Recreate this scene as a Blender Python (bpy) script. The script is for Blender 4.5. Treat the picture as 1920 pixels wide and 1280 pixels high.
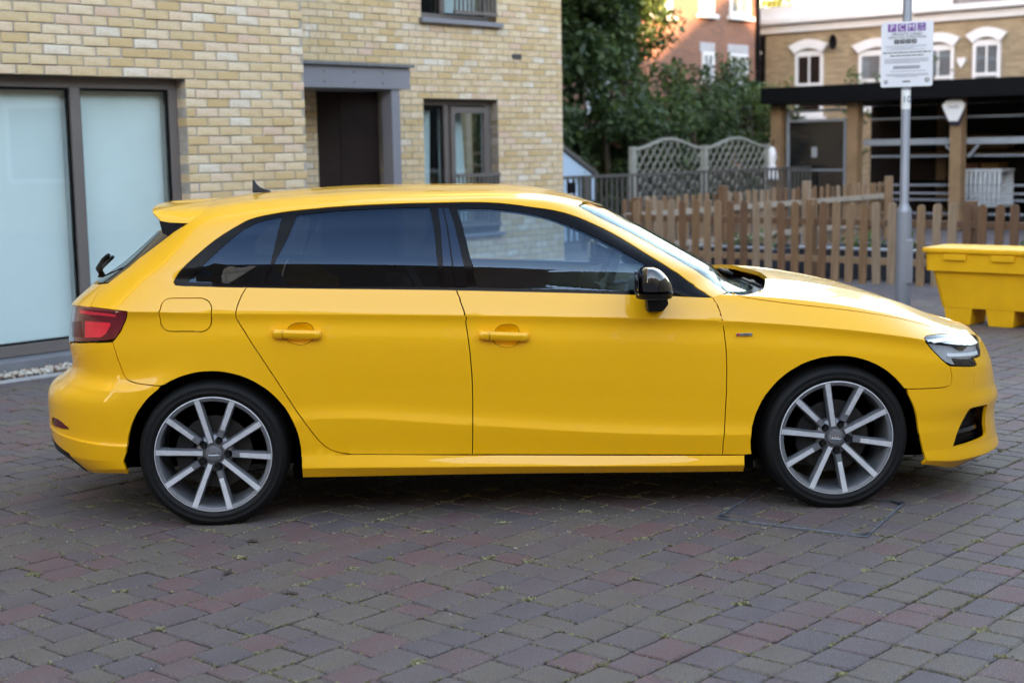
import bpy, bmesh, math, random
import numpy as np
from mathutils import Vector, Matrix, geometry
random.seed(7); rng = np.random.default_rng(7)
SC = bpy.context.scene
COL = SC.collection
for o in list(bpy.data.objects):
    bpy.data.objects.remove(o)

# ------------------------------------------------------------------ camera
CAM_H, PITCH, ROLL = 1.5662, .13082, -.018116
cp, sp, cr_, sr_ = math.cos(PITCH), math.sin(PITCH), math.cos(ROLL), math.sin(ROLL)
fwd = Vector((0, cp, -sp)); up0 = Vector((0, sp, cp)); rt0 = Vector((1, 0, 0))
rt = cr_ * rt0 + sr_ * up0; up = -sr_ * rt0 + cr_ * up0
cd = bpy.data.cameras.new('camera'); cam = bpy.data.objects.new('camera', cd); COL.objects.link(cam)
M = Matrix.Identity(4)
for i in range(3):
    M[i][0], M[i][1], M[i][2] = rt[i], up[i], -fwd[i]
M.translation = (0, 0, CAM_H)
cam.matrix_world = M
cd.sensor_fit = 'HORIZONTAL'; cd.sensor_width = 36; cd.lens = 51.97
cd.clip_start = .05; cd.clip_end = 900
cd.dof.use_dof = True; cd.dof.focus_distance = 6.25; cd.dof.aperture_fstop = 2.6; cd.dof.aperture_blades = 9
SC.camera = cam

# ------------------------------------------------------------------ light
SUN_EL = math.radians(8.5)
SUN_DIR = Vector((.02, -1, 0)).normalized()          # horizontal direction towards the sun
sun_v = SUN_DIR * math.cos(SUN_EL) + Vector((0, 0, math.sin(SUN_EL)))
w = bpy.data.worlds.new('World'); SC.world = w; w.use_nodes = True
nt = w.node_tree; bg = nt.nodes['Background']
sky = nt.nodes.new('ShaderNodeTexSky'); sky.sky_type = 'NISHITA'; sky.sun_disc = False
sky.sun_elevation = SUN_EL; sky.sun_rotation = math.atan2(SUN_DIR.x, SUN_DIR.y)
sky.air_density = 1.0; sky.dust_density = .25; sky.ozone_density = 1.2
nt.links.new(sky.outputs[0], bg.inputs[0]); bg.inputs[1].default_value = .15
sd = bpy.data.lights.new('sun', 'SUN'); sd.energy = 3.0; sd.angle = math.radians(.5); sd.color = (1, .70, .42)
so = bpy.data.objects.new('sun', sd); COL.objects.link(so)
so.rotation_euler = (-sun_v).to_track_quat('-Z', 'Y').to_euler(); so.location = (2, -40, 30)
vs = SC.view_settings; vs.view_transform = 'Standard'; vs.look = 'None'; vs.gamma = 1; vs.exposure = 3.68
vs.use_white_balance = True; vs.white_balance_temperature = 8300; vs.white_balance_tint = 20
vs.use_curve_mapping = False
SC.render.engine = 'CYCLES'
SC.cycles.max_bounces = 10; SC.cycles.transparent_max_bounces = 24; SC.cycles.caustics_reflective = False
SC.cycles.caustics_refractive = False; SC.cycles.use_denoising = True

# ------------------------------------------------------------------ helpers
def lin(r, g, b):
    f = lambda c: c / 12.92 if c <= .04045 else ((c + .055) / 1.055) ** 2.4
    return (f(r / 255), f(g / 255), f(b / 255), 1)
class NT:
    """small node-tree writer"""
    def __init__(s, name):
        s.m = bpy.data.materials.new(name); s.m.use_nodes = True; s.t = s.m.node_tree
        s.p = s.t.nodes['Principled BSDF']; s.out = s.t.nodes['Material Output']
    def n(s, kind, **kw):
        o = s.t.nodes.new('ShaderNode' + kind)
        for k, v in kw.items(): setattr(o, k, v)
        return o
    def l(s, a, b): s.t.links.new(a, b)
    def noise(s, scale, detail=4, rough=.6, co='Object', dim=None):
        t = s.n('TexCoord'); x = s.n('TexNoise'); x.inputs['Scale'].default_value = scale
        x.inputs['Detail'].default_value = detail; x.inputs['Roughness'].default_value = rough
        s.l(t.outputs[co], x.inputs['Vector']); return x.outputs['Fac']
    def ramp(s, fac, stops, interp='LINEAR'):
        r = s.n('ValToRGB'); e = r.color_ramp; e.interpolation = interp
        while len(e.elements) < len(stops): e.elements.new(.5)
        for q, (p, c) in zip(e.elements, stops):
            q.position = p; q.color = c if len(c) == 4 else (*c, 1)
        s.l(fac, r.inputs[0]); return r.outputs[0]
    def mix(s, fac, a, b, mode='MIX'):
        x = s.n('Mix', data_type='RGBA', blend_type=mode)
        for sock, v in ((x.inputs[0], fac), (x.inputs[6], a), (x.inputs[7], b)):
            if hasattr(v, 'is_linked') or hasattr(v, 'links'): s.l(v, sock)
            else: sock.default_value = v if not isinstance(v, tuple) or len(v) == 4 else (*v, 1)
        return x.outputs[2]
    def math(s, op, a, b=0.):
        x = s.n('Math', operation=op)
        for sock, v in ((x.inputs[0], a), (x.inputs[1], b)):
            if hasattr(v, 'links'): s.l(v, sock)
            else: sock.default_value = v
        return x.outputs[0]
    def bump(s, h, strength=.3, dist=.01):
        b = s.n('Bump'); b.inputs['Strength'].default_value = strength; b.inputs['Distance'].default_value = dist
        s.l(h, b.inputs['Height']); s.l(b.outputs[0], s.p.inputs['Normal']); return b
    def island(s):
        """a random number for each object and each loose piece of a mesh"""
        a = s.n('ObjectInfo').outputs['Random']; g = s.n('NewGeometry').outputs['Random Per Island']
        return s.math('FRACT', s.math('ADD', s.math('MULTIPLY', a, 7.13), g))
    def set(s, **kw):
        for k, v in kw.items(): s.p.inputs[k.replace('_', ' ')].default_value = v
        return s
def plain(name, col, rough=.5, metal=0., var=.12, scale=6., bump=0., **kw):
    q = NT(name); c = (*col[:3], 1)
    f = q.noise(scale, 5)
    d = tuple(max(0, x * (1 - var)) for x in c[:3]) + (1,); b = tuple(min(1, x * (1 + var)) for x in c[:3]) + (1,)
    q.l(q.ramp(f, [(.3, d), (.7, b)]), q.p.inputs['Base Color'])
    q.set(Roughness=rough, Metallic=metal, **kw)
    if bump: q.bump(q.noise(scale * 12, 3), bump, .004)
    return q.m
def glass(name, tint=(.9, .95, .95), refl=1.0, rough=.0, gcol=(1, 1, 1)):
    """thin pane: clear or tinted pass-through plus a Fresnel reflection"""
    q = NT(name); q.t.nodes.remove(q.p)
    a = q.n('BsdfTransparent'); a.inputs[0].default_value = (*tint, 1)
    g = q.n('BsdfGlossy'); g.inputs['Roughness'].default_value = rough; g.inputs[0].default_value = (*gcol, 1)
    lw = q.n('LayerWeight'); lw.inputs[0].default_value = .5           # Schlick: the same from both sides of the pane
    fr = q.math('ADD', .043, q.math('MULTIPLY', .957, q.math('POWER', lw.outputs['Facing'], 5.)))
    k = q.math('MINIMUM', q.math('MULTIPLY', fr, refl), 1.)
    mx = q.n('MixShader'); q.l(k, mx.inputs[0]); q.l(a.outputs[0], mx.inputs[1]); q.l(g.outputs[0], mx.inputs[2])
    q.l(mx.outputs[0], q.out.inputs[0]); return q.m

def tag(o, label=None, cat=None, group=None, kind=None):
    if label: o['label'] = label
    if cat: o['category'] = cat
    if group: o['group'] = group
    if kind: o['kind'] = kind
    return o
def empty(name, loc=(0, 0, 0), rz=0., label=None, cat=None, group=None):
    o = bpy.data.objects.new(name, None); COL.objects.link(o); o.location = loc; o.rotation_euler = (0, 0, rz)
    o.empty_display_size = .1
    return tag(o, label, cat, group)
def link(name, me, mat=None, parent=None, loc=None, rz=None):
    o = bpy.data.objects.new(name, me); COL.objects.link(o)
    if mat is not None:
        me.materials.clear()
        for m in (mat if isinstance(mat, (list, tuple)) else [mat]): me.materials.append(m)
    if parent: o.parent = parent
    if loc is not None: o.location = loc
    if rz is not None: o.rotation_euler = (0, 0, rz)
    return o
def mesh(name, verts, faces, smooth=False):
    me = bpy.data.meshes.new(name); me.from_pydata([tuple(v) for v in verts], [], [tuple(f) for f in faces]); me.update()
    if smooth: me.polygons.foreach_set('use_smooth', [True] * len(me.polygons))
    return me
class MB:
    """collects simple shapes into one mesh"""
    def __init__(s): s.v = []; s.f = []
    def add(s, v, f):
        k = len(s.v); s.v += [tuple(x) for x in v]; s.f += [tuple(i + k for i in q) for q in f]; return s
    def box(s, x0, x1, y0, y1, z0, z1):
        v = [(x, y, z) for z in (z0, z1) for x, y in ((x0, y0), (x1, y0), (x1, y1), (x0, y1))]
        return s.add(v, [(3, 2, 1, 0), (4, 5, 6, 7), (0, 1, 5, 4), (1, 2, 6, 5), (2, 3, 7, 6), (3, 0, 4, 7)])
    def bar(s, a, b, w, h=None, upv=(0, 0, 1)):
        a = Vector(a); b = Vector(b); h = h or w; d = (b - a).normalized(); u = Vector(upv)
        if abs(d.dot(u)) > .95: u = Vector((1, 0, 0))
        r = d.cross(u).normalized(); u = r.cross(d).normalized()
        v = [p + r * (i * w / 2) + u * (j * h / 2) for p in (a, b) for i, j in ((-1, -1), (1, -1), (1, 1), (-1, 1))]
        return s.add(v, [(0, 1, 2, 3), (7, 6, 5, 4), (0, 4, 5, 1), (1, 5, 6, 2), (2, 6, 7, 3), (3, 7, 4, 0)])
    def tube(s, pts, rad, n=10, cap=True):
        pts = [Vector(p) for p in pts]; rad = rad if isinstance(rad, (list, tuple)) else [rad] * len(pts); rings = []
        for i, p in enumerate(pts):
            d = (pts[min(i + 1, len(pts) - 1)] - pts[max(i - 1, 0)]).normalized()
            u = Vector((0, 0, 1)) if abs(d.z) < .9 else Vector((1, 0, 0)); r = d.cross(u).normalized(); u = r.cross(d)
            rings.append([p + (r * math.cos(2 * math.pi * j / n) + u * math.sin(2 * math.pi * j / n)) * rad[i] for j in range(n)])
        v = [q for r in rings for q in r]; f = []
        for i in range(len(pts) - 1):
            for j in range(n):
                f.append((i * n + j, i * n + (j + 1) % n, (i + 1) * n + (j + 1) % n, (i + 1) * n + j))
        if cap: f += [tuple(range(n))[::-1], tuple((len(pts) - 1) * n + j for j in range(n))]
        return s.add(v, f)
    def prism(s, poly, a, b, fn):
        """outline poly [(p,q)] extruded from a to b; fn(p,q,r) gives the point"""
        n = len(poly); v = [fn(p, q, a) for p, q in poly] + [fn(p, q, b) for p, q in poly]
        f = [tuple(range(n)), tuple(range(2 * n - 1, n - 1, -1))] + [(i, i + n, (i + 1) % n + n, (i + 1) % n) for i in range(n)]
        return s.add(v, f)
    def lathe(s, prof, n, axis='y', c=(0, 0, 0), close=False):
        """profile [(r, h)] turned about an axis"""
        v = []; m = len(prof)
        for i in range(n):
            a = 2 * math.pi * i / n
            for r, h in prof:
                p = (r * math.cos(a), h, r * math.sin(a)) if axis == 'y' else (r * math.cos(a), r * math.sin(a), h)
                v.append((p[0] + c[0], p[1] + c[1], p[2] + c[2]))
        f = [(i * m + j, i * m + j + 1, (i + 1) % n * m + j + 1, (i + 1) % n * m + j) for i in range(n) for j in range(m - 1)]
        return s.add(v, f)
    def me(s, name, smooth=False, bevel=0., fix=True):
        me = mesh(name, s.v, s.f)
        bm = bmesh.new(); bm.from_mesh(me)
        if fix: bmesh.ops.recalc_face_normals(bm, faces=bm.faces)
        if bevel:
            es = [e for e in bm.edges if len(e.link_faces) == 2 and e.calc_face_angle(0) > .5]
            bmesh.ops.bevel(bm, geom=es, offset=bevel, segments=2, affect='EDGES', profile=.6)
        bm.to_mesh(me); bm.free()
        if smooth:
            me.polygons.foreach_set('use_smooth', [True] * len(me.polygons))
            if smooth != 'all': me.set_sharp_from_angle(angle=math.radians(38))
        return me
    def build(s, name, mat, parent=None, smooth=False, bevel=0., fix=True, **kw):
        return link(name, s.me(name, smooth, bevel, fix), mat, parent, **kw)
def text_mesh(name, body, size, mat, parent, M4, align='CENTER', ext=.0008):
    """lettering as a thin solid; M4 maps x right, y up, z out of the face"""
    cu = bpy.data.curves.new(name, 'FONT'); cu.body = body; cu.size = size; cu.align_x = align; cu.align_y = 'CENTER'
    cu.extrude = ext; cu.resolution_u = 3
    t = bpy.data.objects.new(name + '_tmp', cu); COL.objects.link(t)
    dg = bpy.context.evaluated_depsgraph_get(); me = bpy.data.meshes.new_from_object(t.evaluated_get(dg))
    bpy.data.objects.remove(t); bpy.data.curves.remove(cu)
    me.transform(M4); me.name = name
    return link(name, me, mat, parent)

# the yard's own axes: a runs along the brick building, b across it
TH = .852
E1 = Vector((math.cos(TH), math.sin(TH), 0)); E2 = Vector((-math.sin(TH), math.cos(TH), 0))
def site(a, b, z=0.): return E1 * a + E2 * b + Vector((0, 0, z))
def in_view(p, margin=40):
    """pixel (1920 wide) of a world point and whether it is in the frame"""
    d = Vector(p) - Vector((0, 0, CAM_H)); z = d.dot(fwd)
    if z < .2: return None
    u = 960 + 2771.6 * d.dot(rt) / z; v = 640 - 2771.6 * d.dot(up) / z
    return (u, v, z) if -margin < u < 1920 + margin and -margin < v < 1280 + margin else None

# ------------------------------------------------------------------ materials for the setting
def brick_mat(name, stops, mort=None, var=.25):
    q = NT(name)
    c = q.ramp(q.island(), stops, 'CONSTANT')
    patch = q.noise(9, 5, .7); fine = q.noise(70, 4, .7)
    c = q.mix(q.math('MULTIPLY', q.ramp(patch, [(.42, (0, 0, 0)), (.62, (1, 1, 1))]), .55), c, (.50, .34, .16, 1), 'MIX') if var else c
    c = q.mix(.35, c, q.ramp(fine, [(.25, (.62, .60, .56)), (.75, (1.25, 1.22, 1.2))]), 'MULTIPLY')
    q.l(c, q.p.inputs['Base Color']); q.set(Roughness=.9)
    q.bump(q.math('ADD', q.noise(60, 5, .7), q.noise(14, 2)), .35, .006); return q.m
M_BRICK = brick_mat('stock_brick', [(0, (.63, .48, .30)), (.16, (.67, .53, .36)), (.36, (.57, .41, .22)), (.48, (.69, .57, .42)),
    (.62, (.68, .53, .40)), (.72, (.61, .47, .29)), (.88, (.69, .63, .54)), (.96, (.64, .46, .36))])
M_MORTAR = plain('mortar', (.36, .32, .27), .95, var=.2, scale=20, bump=.3)
def far_brick(name, c1, c2, mort, scale=1., co='Object'):
    q = NT(name); tc = q.n('TexCoord'); mp = q.n('Mapping'); b = q.n('TexBrick')
    q.l(tc.outputs['UV'], mp.inputs[0]); q.l(mp.outputs[0], b.inputs['Vector'])
    b.inputs['Scale'].default_value = scale; b.inputs['Brick Width'].default_value = .225; b.inputs['Row Height'].default_value = .075
    b.inputs['Mortar Size'].default_value = .006; b.inputs['Color1'].default_value = (*c1, 1); b.inputs['Color2'].default_value = (*c2, 1)
    b.inputs['Mortar'].default_value = (*mort, 1); b.inputs['Bias'].default_value = .1
    c = q.mix(.5, b.outputs[0], q.ramp(q.noise(.9, 6, .7), [(.25, (.55, .52, .5)), (.75, (1.2, 1.2, 1.2))]), 'MULTIPLY')
    q.l(c, q.p.inputs['Base Color']); q.set(Roughness=.92); q.bump(b.outputs['Fac'], -.4, .01); return q.m
M_FARSTOCK = far_brick('far_stock_brick', (.42, .31, .19), (.29, .21, .13), (.30, .25, .19))
M_FARRED = far_brick('far_red_brick', (.33, .13, .08), (.23, .10, .07), (.30, .24, .2))
M_MASS = far_brick('upper_stock_brick', (.48, .38, .22), (.40, .30, .17), (.36, .32, .27))
M_FRAME = plain('grey_brown_aluminium', (.135, .118, .112), .45, .0, .06)
M_GREY = plain('grey_panel', (.20, .205, .235), .42, .0, .08, 2.5)
M_SLATE = plain('slate_roof', (.06, .065, .075), .7, 0, .2, 8)
M_WHITE = plain('white_render', (.72, .71, .72), .6, 0, .05, 3)
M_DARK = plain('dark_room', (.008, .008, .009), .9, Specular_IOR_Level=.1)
M_BLACK = plain('black_cladding', (.004, .004, .005), .6, 0, .15, Specular_IOR_Level=.12)
M_PANE = glass('window_glass', (.93, .98, .985), 1.0)
M_WOOD = NT('weathered_timber')
_q = M_WOOD; _t = _q.n('TexCoord'); _m = _q.n('Mapping'); _m.inputs['Scale'].default_value = (14, 14, 1.1); _x = _q.n('TexNoise')
_x.inputs['Scale'].default_value = 3.2; _x.inputs['Detail'].default_value = 6; _q.l(_t.outputs['Object'], _m.inputs[0]); _q.l(_m.outputs[0], _x.inputs[0])
_c = _q.ramp(_q.island(), [(0, (.205, .115, .060)), (.25, (.255, .160, .095)), (.5, (.165, .086, .046)), (.72, (.275, .195, .135)), (.88, (.135, .070, .040))], 'CONSTANT')
_c = _q.mix(.6, _c, _q.ramp(_x.outputs[0], [(.3, (.55, .5, .45)), (.7, (1.3, 1.3, 1.3))]), 'MULTIPLY')
_q.l(_c, _q.p.inputs['Base Color']); _q.set(Roughness=.8); _q.bump(_x.outputs[0], .4, .004); M_WOOD = _q.m
M_POSTWOOD = plain('oak_post', (.25, .15, .08), .75, 0, .25, 3, bump=.2)

def add_uv(o, scale=1.):
    """metric box-mapped UVs (world metres) for brick-textured masses"""
    me = o.data; uv = me.uv_layers.new(name='UVMap').data; vs_ = me.vertices
    for p in me.polygons:
        n = p.normal
        for li in p.loop_indices:
            c = vs_[me.loops[li].vertex_index].co
            if abs(n.z) > .7: uv[li].uv = (c.x * scale, c.y * scale)
            else:
                t = Vector((0, 0, 1)).cross(n).normalized(); uv[li].uv = (c.dot(t) * scale, c.z * scale)
    return o
def sbox(mb, a0, a1, b0, b1, z0, z1):
    v = [site(a, b, z) for z in (z0, z1) for a, b in ((a0, b0), (a1, b0), (a1, b1), (a0, b1))]
    return mb.add(v, [(3, 2, 1, 0), (4, 5, 6, 7), (0, 1, 5, 4), (1, 2, 6, 5), (2, 3, 7, 6), (3, 0, 4, 7)])
def lbox(a0, a1, b0, b1, z0, z1):
    return MB().box(a0, a1, b0, b1, z0, z1)

# ------------------------------------------------------------------ ground and block paving
q = NT('joint_sand_and_far_paving')
tc = q.n('TexCoord'); mp = q.n('Mapping'); mp.inputs['Rotation'].default_value = (0, 0, -TH); q.l(tc.outputs['Object'], mp.inputs[0])
bk = q.n('TexBrick'); q.l(mp.outputs[0], bk.inputs['Vector']); bk.inputs['Scale'].default_value = 1
for k_, v_ in (('Brick Width', .17), ('Row Height', .16), ('Mortar Size', .005), ('Bias', .0)): bk.inputs[k_].default_value = v_
bk.inputs['Color1'].default_value = (.085, .07, .078, 1); bk.inputs['Color2'].default_value = (.13, .105, .10, 1); bk.inputs['Mortar'].default_value = (.035, .032, .03, 1)
c_ = q.mix(.5, bk.outputs[0], q.ramp(q.noise(1.3, 6, .7), [(.3, (.7, .7, .7)), (.7, (1.25, 1.2, 1.2))]), 'MULTIPLY')
q.l(c_, q.p.inputs['Base Color']); q.set(Roughness=.9); q.bump(bk.outputs['Fac'], -.5, .006)
M_GROUND = q.m
MBg = MB(); G_ = 300
MBg.add([(-G_, -G_, -.012), (G_, -G_, -.012), (G_, G_, -.012), (-G_, G_, -.012)], [(0, 1, 2, 3)])
ground = MBg.build('ground', M_GROUND, fix=False); tag(ground, 'dark jointing sand and distant block paving of the yard', kind='structure')

q = NT('block_paver')
r_ = q.island()
c_ = q.ramp(r_, [(0, (.105, .087, .085)), (.20, (.110, .093, .077)), (.40, (.092, .080, .084)), (.53, (.117, .080, .079)), (.64, (.114, .098, .080)), (.80, (.102, .081, .085)), (.90, (.126, .077, .076))], 'CONSTANT')
blot = q.noise(11, 4, .65); grit = q.noise(150, 4, .85); big = q.noise(.8, 5, .65)
c_ = q.mix(1., c_, (.98, .90, .885, 1), 'MULTIPLY')
c_ = q.mix(q.ramp(blot, [(.44, (0, 0, 0)), (.66, (.6, .6, .6))]), c_, (.084, .074, .076, 1))
c_ = q.mix(.75, c_, q.ramp(grit, [(.38, (.45, .45, .45)), (.50, (.95, .95, .95)), (.57, (1.5, 1.47, 1.45)), (.64, (2.6, 2.5, 2.45))]), 'MULTIPLY')
c_ = q.mix(.55, c_, q.ramp(big, [(.3, (.60, .60, .62)), (.7, (1.32, 1.30, 1.27))]), 'MULTIPLY')
q.l(c_, q.p.inputs['Base Color']); q.set(Roughness=.82)
q.bump(q.math('ADD', q.noise(200, 4, .75), q.noise(25, 3)), .55, .004)
M_PAVER = q.m
def paver_shape(L, Wd, ch=.006, dep=.03):
    """tumbled sett: clipped corners and uneven arrises"""
    x, y, k = L / 2, Wd / 2, .010; j = lambda r=.0022: random.uniform(-r, r)
    O = [(-x + k, -y), (0, -y), (x - k, -y), (x, -y + k), (x, 0), (x, y - k), (x - k, y), (0, y), (-x + k, y), (-x, y - k), (-x, 0), (-x, -y + k)]
    O = [(a + j(), b + j()) for a, b in O]; n = len(O); c = ch + abs(j(.002))
    v = [(a * (1 - c / x), b * (1 - c / y), j(.0009)) for a, b in O] + [(a, b, -ch * .8) for a, b in O] + [(a, b, -dep) for a, b in O]
    f = [tuple(range(n))] + [(i, n + i, n + (i + 1) % n, (i + 1) % n) for i in range(n)] + [(n + i, 2 * n + i, 2 * n + (i + 1) % n, n + (i + 1) % n) for i in range(n)]
    return v, f
PAV_L = {}
for L in (.11, .148, .186):
    for wv in range(5):
        v, f = paver_shape(L - .002 - .0012 * wv, .1495 - .0009 * wv)
        PAV_L[(L, wv)] = (mesh('paver', v, f), v, f)
paving = empty('paving', (0, 0, 0)); tag(paving, 'block paving of mixed grey brown and purple setts', kind='structure')
PAV = []
MAN = [(5.13, 3.36), (5.23, 2.72), (5.84, 2.86), (5.74, 3.50)]
b_ = -2.2
while b_ < 9.35:
    a_ = -3 + random.uniform(0, .2)
    while a_ < 15.5:
        L = random.choice((.11, .148, .148, .186, .186)); ac = a_ + L / 2
        P = site(ac, b_ + .076)
        iv = in_view(P, 520)
        if iv and P.y < 14.4 and not (ac > 11 and b_ > 10): PAV.append((ac, b_ + .076, L, iv))
        a_ += L
    b_ += .152
PAV.sort(key=lambda t: -(t[2] / t[3][2] ** 1.5) if (0 < t[3][0] < 1920 and 0 < t[3][1] < 1280) else 1)
stuff = MB()
for i, (a, b, L, iv) in enumerate(PAV):
    me, v, f = PAV_L[(L, random.randrange(5))]
    rot = TH + random.gauss(0, .006) + (math.pi if random.random() < .5 else 0); z = random.gauss(0, .0013) - .001
    tx, ty = random.gauss(0, .006), random.gauss(0, .006); P = site(a + random.gauss(0, .0012), b + random.gauss(0, .0012), z)
    if i < 300:
        o = bpy.data.objects.new('paver', me); COL.objects.link(o); o.parent = paving
        if not me.materials: me.materials.append(M_PAVER)
        o.location = P; o.rotation_euler = (tx, ty, rot)
    else:
        R_ = Matrix.Translation(P) @ Matrix.Rotation(rot, 4, 'Z') @ Matrix.Rotation(tx, 4, 'X') @ Matrix.Rotation(ty, 4, 'Y')
        stuff.add([R_ @ Vector(x) for x in v], f)
o = stuff.build('pavers', M_PAVER, paving, fix=False); tag(o, kind='stuff')

# moss and weeds in the joints
M_MOSS = plain('moss', (.25, .23, .12), .95, 0, .5, 30)
mo = MB()
def moss_bit(x, y, s):
    for _ in range(3):
        a = random.uniform(0, 6.28); dx, dy = math.cos(a) * s, math.sin(a) * s
        mo.add([(x - dx, y - dy, -.004), (x + dx, y + dy, -.004), (x + random.uniform(-s, s), y + random.uniform(-s, s), random.uniform(.15, .6) * s)], [(0, 1, 2)])
for (a, b, L, iv) in PAV:
    if not (-60 < iv[0] < 1980): continue
    dens = .9 if iv[2] < 9 else .35
    for side in range(2):
        if random.random() > .8 * dens: continue
        k = random.choice((6, 12, 20, 30)) if random.random() < .45 else 4
        for _ in range(k):
            if side: pa, pb = a + random.uniform(-L / 2, L / 2), b + .076 + random.gauss(0, .003)
            else: pa, pb = a + L / 2 + random.gauss(0, .003), b + random.uniform(-.08, .08)
            p = site(pa, pb); moss_bit(p.x, p.y, random.uniform(.002, .0062))
    if random.random() < .13 * dens:            # a little clump where joints meet
        p = site(a + L / 2, b + .076)
        for _ in range(26): moss_bit(p.x + random.gauss(0, .016), p.y + random.gauss(0, .010), random.uniform(.004, .010))
o = mo.build('moss', M_MOSS, fix=False); tag(o, 'yellow green moss growing in the paving joints', 'moss', kind='stuff')
# crumbs, grit and a few dead leaves
M_GRIT = plain('pale_grit', (.45, .43, .40), .9, 0, .3, 40)
gr = MB()
for _ in range(420):
    (a, b, L, iv) = random.choice(PAV[:1500]); p = site(a + random.uniform(-L / 2, L / 2), b + .08 * random.choice((-1, 1, random.uniform(-1, 1)))); s = random.uniform(.0015, .005)
    gr.add([p + Vector((random.uniform(-s, s), random.uniform(-s, s), .0005)) for _ in range(3)] + [p + Vector((0, 0, s))], [(0, 1, 3), (1, 2, 3), (2, 0, 3)])
tag(gr.build('grit', M_GRIT, fix=False), 'pale specks of grit scattered on the paving', 'grit', kind='stuff')
M_LEAF = plain('dead_leaf', (.045, .03, .025), .8)
for k, (u, v) in enumerate(((3.69, 4.64), (3.34, 4.36), (3.32, 3.97))):
    m_ = MB(); L = .035
    m_.add([(-L, 0, .004), (-L * .3, .012, .009), (L * .5, .010, .007), (L, 0, .012), (L * .5, -.010, .005), (-L * .3, -.012, .006)], [(0, 1, 5), (1, 2, 4, 5), (2, 3, 4)])
    o = m_.build('dead_leaf', M_LEAF, loc=site(u, v, .001), rz=k * 1.3)
    tag(o, ('dark dead leaf lying on the paving just below the rear wheel, uppermost of three', 'dark dead leaf on the paving below the rear wheel, leftmost of three', 'dark dead leaf on the paving below the rear wheel, lowest of three')[k], 'leaf', 'dead leaves on the paving')
# the recessed access cover under the front wheel
M_STEEL = plain('galvanised_steel', (.15, .17, .20), .55, .3, .5, 30)
mc = empty('access_cover', site(5.48, 3.11, 0), 0, 'thin steel frame of a recessed access cover by the front wheel', 'access cover')
m_ = MB(); loc0 = site(5.48, 3.11, 0); pts = [site(a, b, .0045) - loc0 for a, b in MAN]
for i in range(4): MB.bar(m_, pts[i], pts[(i + 1) % 4], .0055, .006)
m_.build('frame', M_STEEL, mc)
M_HOLE = plain('keyhole_metal', (.03, .034, .042), .6, .2, .4, 40)
for i in (0, 1, 2, 3):
    c0, c1, c2 = pts[i], pts[(i + 1) % 4], pts[i - 1]; d1 = (c1 - c0).normalized() * .07; d2 = (c2 - c0).normalized() * .05
    z_ = Vector((0, 0, .003)); MB().add([c0 + z_, c0 + d1 + z_, c0 + d2 + z_, c0, c0 + d1, c0 + d2], [(0, 1, 2), (0, 3, 4, 1), (1, 4, 5, 2), (2, 5, 3, 0)]).build('corner_plate', M_HOLE, mc)

# ------------------------------------------------------------------ brick building on the left
BO = (8.55, 9.80)
bld = empty('brick_building', site(*BO), TH, 'pale yellow brick apartment building with big blind-covered window behind the car', 'building')
def bx(mb, a0, a1, b0, b1, z0, z1): return mb.box(a0 - BO[0], a1 - BO[0], b0 - BO[1], b1 - BO[1], z0, z1)
W1 = (3.60, 7.31, 0.0, 2.150)                 # big window opening in the near wall (a0,a1,z0,z1)
W2 = (12.10, 13.37, .55, 2.125)               # small window in the set-back wall
W3 = (12.10, 13.37, 3.02, 4.4)                # upper window
DR = (10.50, 11.62, 0, 2.20)                    # porch door opening
def wall_core(name, a0, a1, b, z0, z1, holes, dep=.24):
    m = MB(); cuts_a = sorted({a0, a1, *[h[0] for h in holes], *[h[1] for h in holes]}); cuts_z = sorted({z0, z1, *[h[2] for h in holes], *[h[3] for h in holes]})
    for i in range(len(cuts_a) - 1):
        for j in range(len(cuts_z) - 1):
            ca, cz = (cuts_a[i] + cuts_a[i + 1]) / 2, (cuts_z[j] + cuts_z[j + 1]) / 2
            if cuts_a[i] < a0 - 1e-6 or cuts_a[i + 1] > a1 + 1e-6 or cuts_z[j] < z0 - 1e-6 or cuts_z[j + 1] > z1 + 1e-6: continue
            if any(h[0] < ca < h[1] and h[2] < cz < h[3] for h in holes): continue
            bx(m, cuts_a[i], cuts_a[i + 1], b + .007, b + dep, cuts_z[j], cuts_z[j + 1])
    return m.build(name, M_MORTAR, bld)
BRICKS = []
def lay(wall, a0, a1, b, z0, z1, holes, off=0.):
    """stretcher bond of single bricks, cut at the openings"""
    j = 0; z = z0
    while z < z1 - .01:
        zc = z + .0325; a = a0 + ((j % 2) * .1125 + off) % .225 - .225
        while a < a1:
            s, e = max(a, a0), min(a + .215, a1); segs = [(s, e)]
            for h in holes:
                if h[2] < z + .05 and h[3] > z + .02:
                    ns = []
                    for s_, e_ in segs:
                        if e_ <= h[0] or s_ >= h[1]: ns.append((s_, e_))
                        else:
                            if s_ < h[0]: ns.append((s_, h[0]))
                            if e_ > h[1]: ns.append((h[1], e_))
                    segs = ns
            for s_, e_ in segs:
                if e_ - s_ < .035: continue
                edge = any(abs(e_ - h[0]) < .002 or abs(s_ - h[1]) < .002 for h in holes if h[2] < zc < h[3])
                iv = in_view(site((s_ + e_) / 2, b, zc), 10)
                BRICKS.append((wall, (s_ + e_) / 2, b, zc, e_ - s_, .235 if edge else .06, iv))
            a += .225
        z += .075; j += 1
near_wall = wall_core('wall', 2.2, 8.55, 9.80, 0, 3.6, [W1])
bx_m = MB(); bx(bx_m, 8.43, 8.543, 10.05, 12.1, 0, 3.6); bx_m.build('return_wall', M_MORTAR, bld)
far_wall = wall_core('wall', 8.56, 14.59, 11.85, 0, 4.5, [W2, W3, DR])
ZB0 = 2.150 - .075 * 28
lay(near_wall, 2.2, 8.55, 9.80, ZB0, 3.58, [W1], .03)
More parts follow.
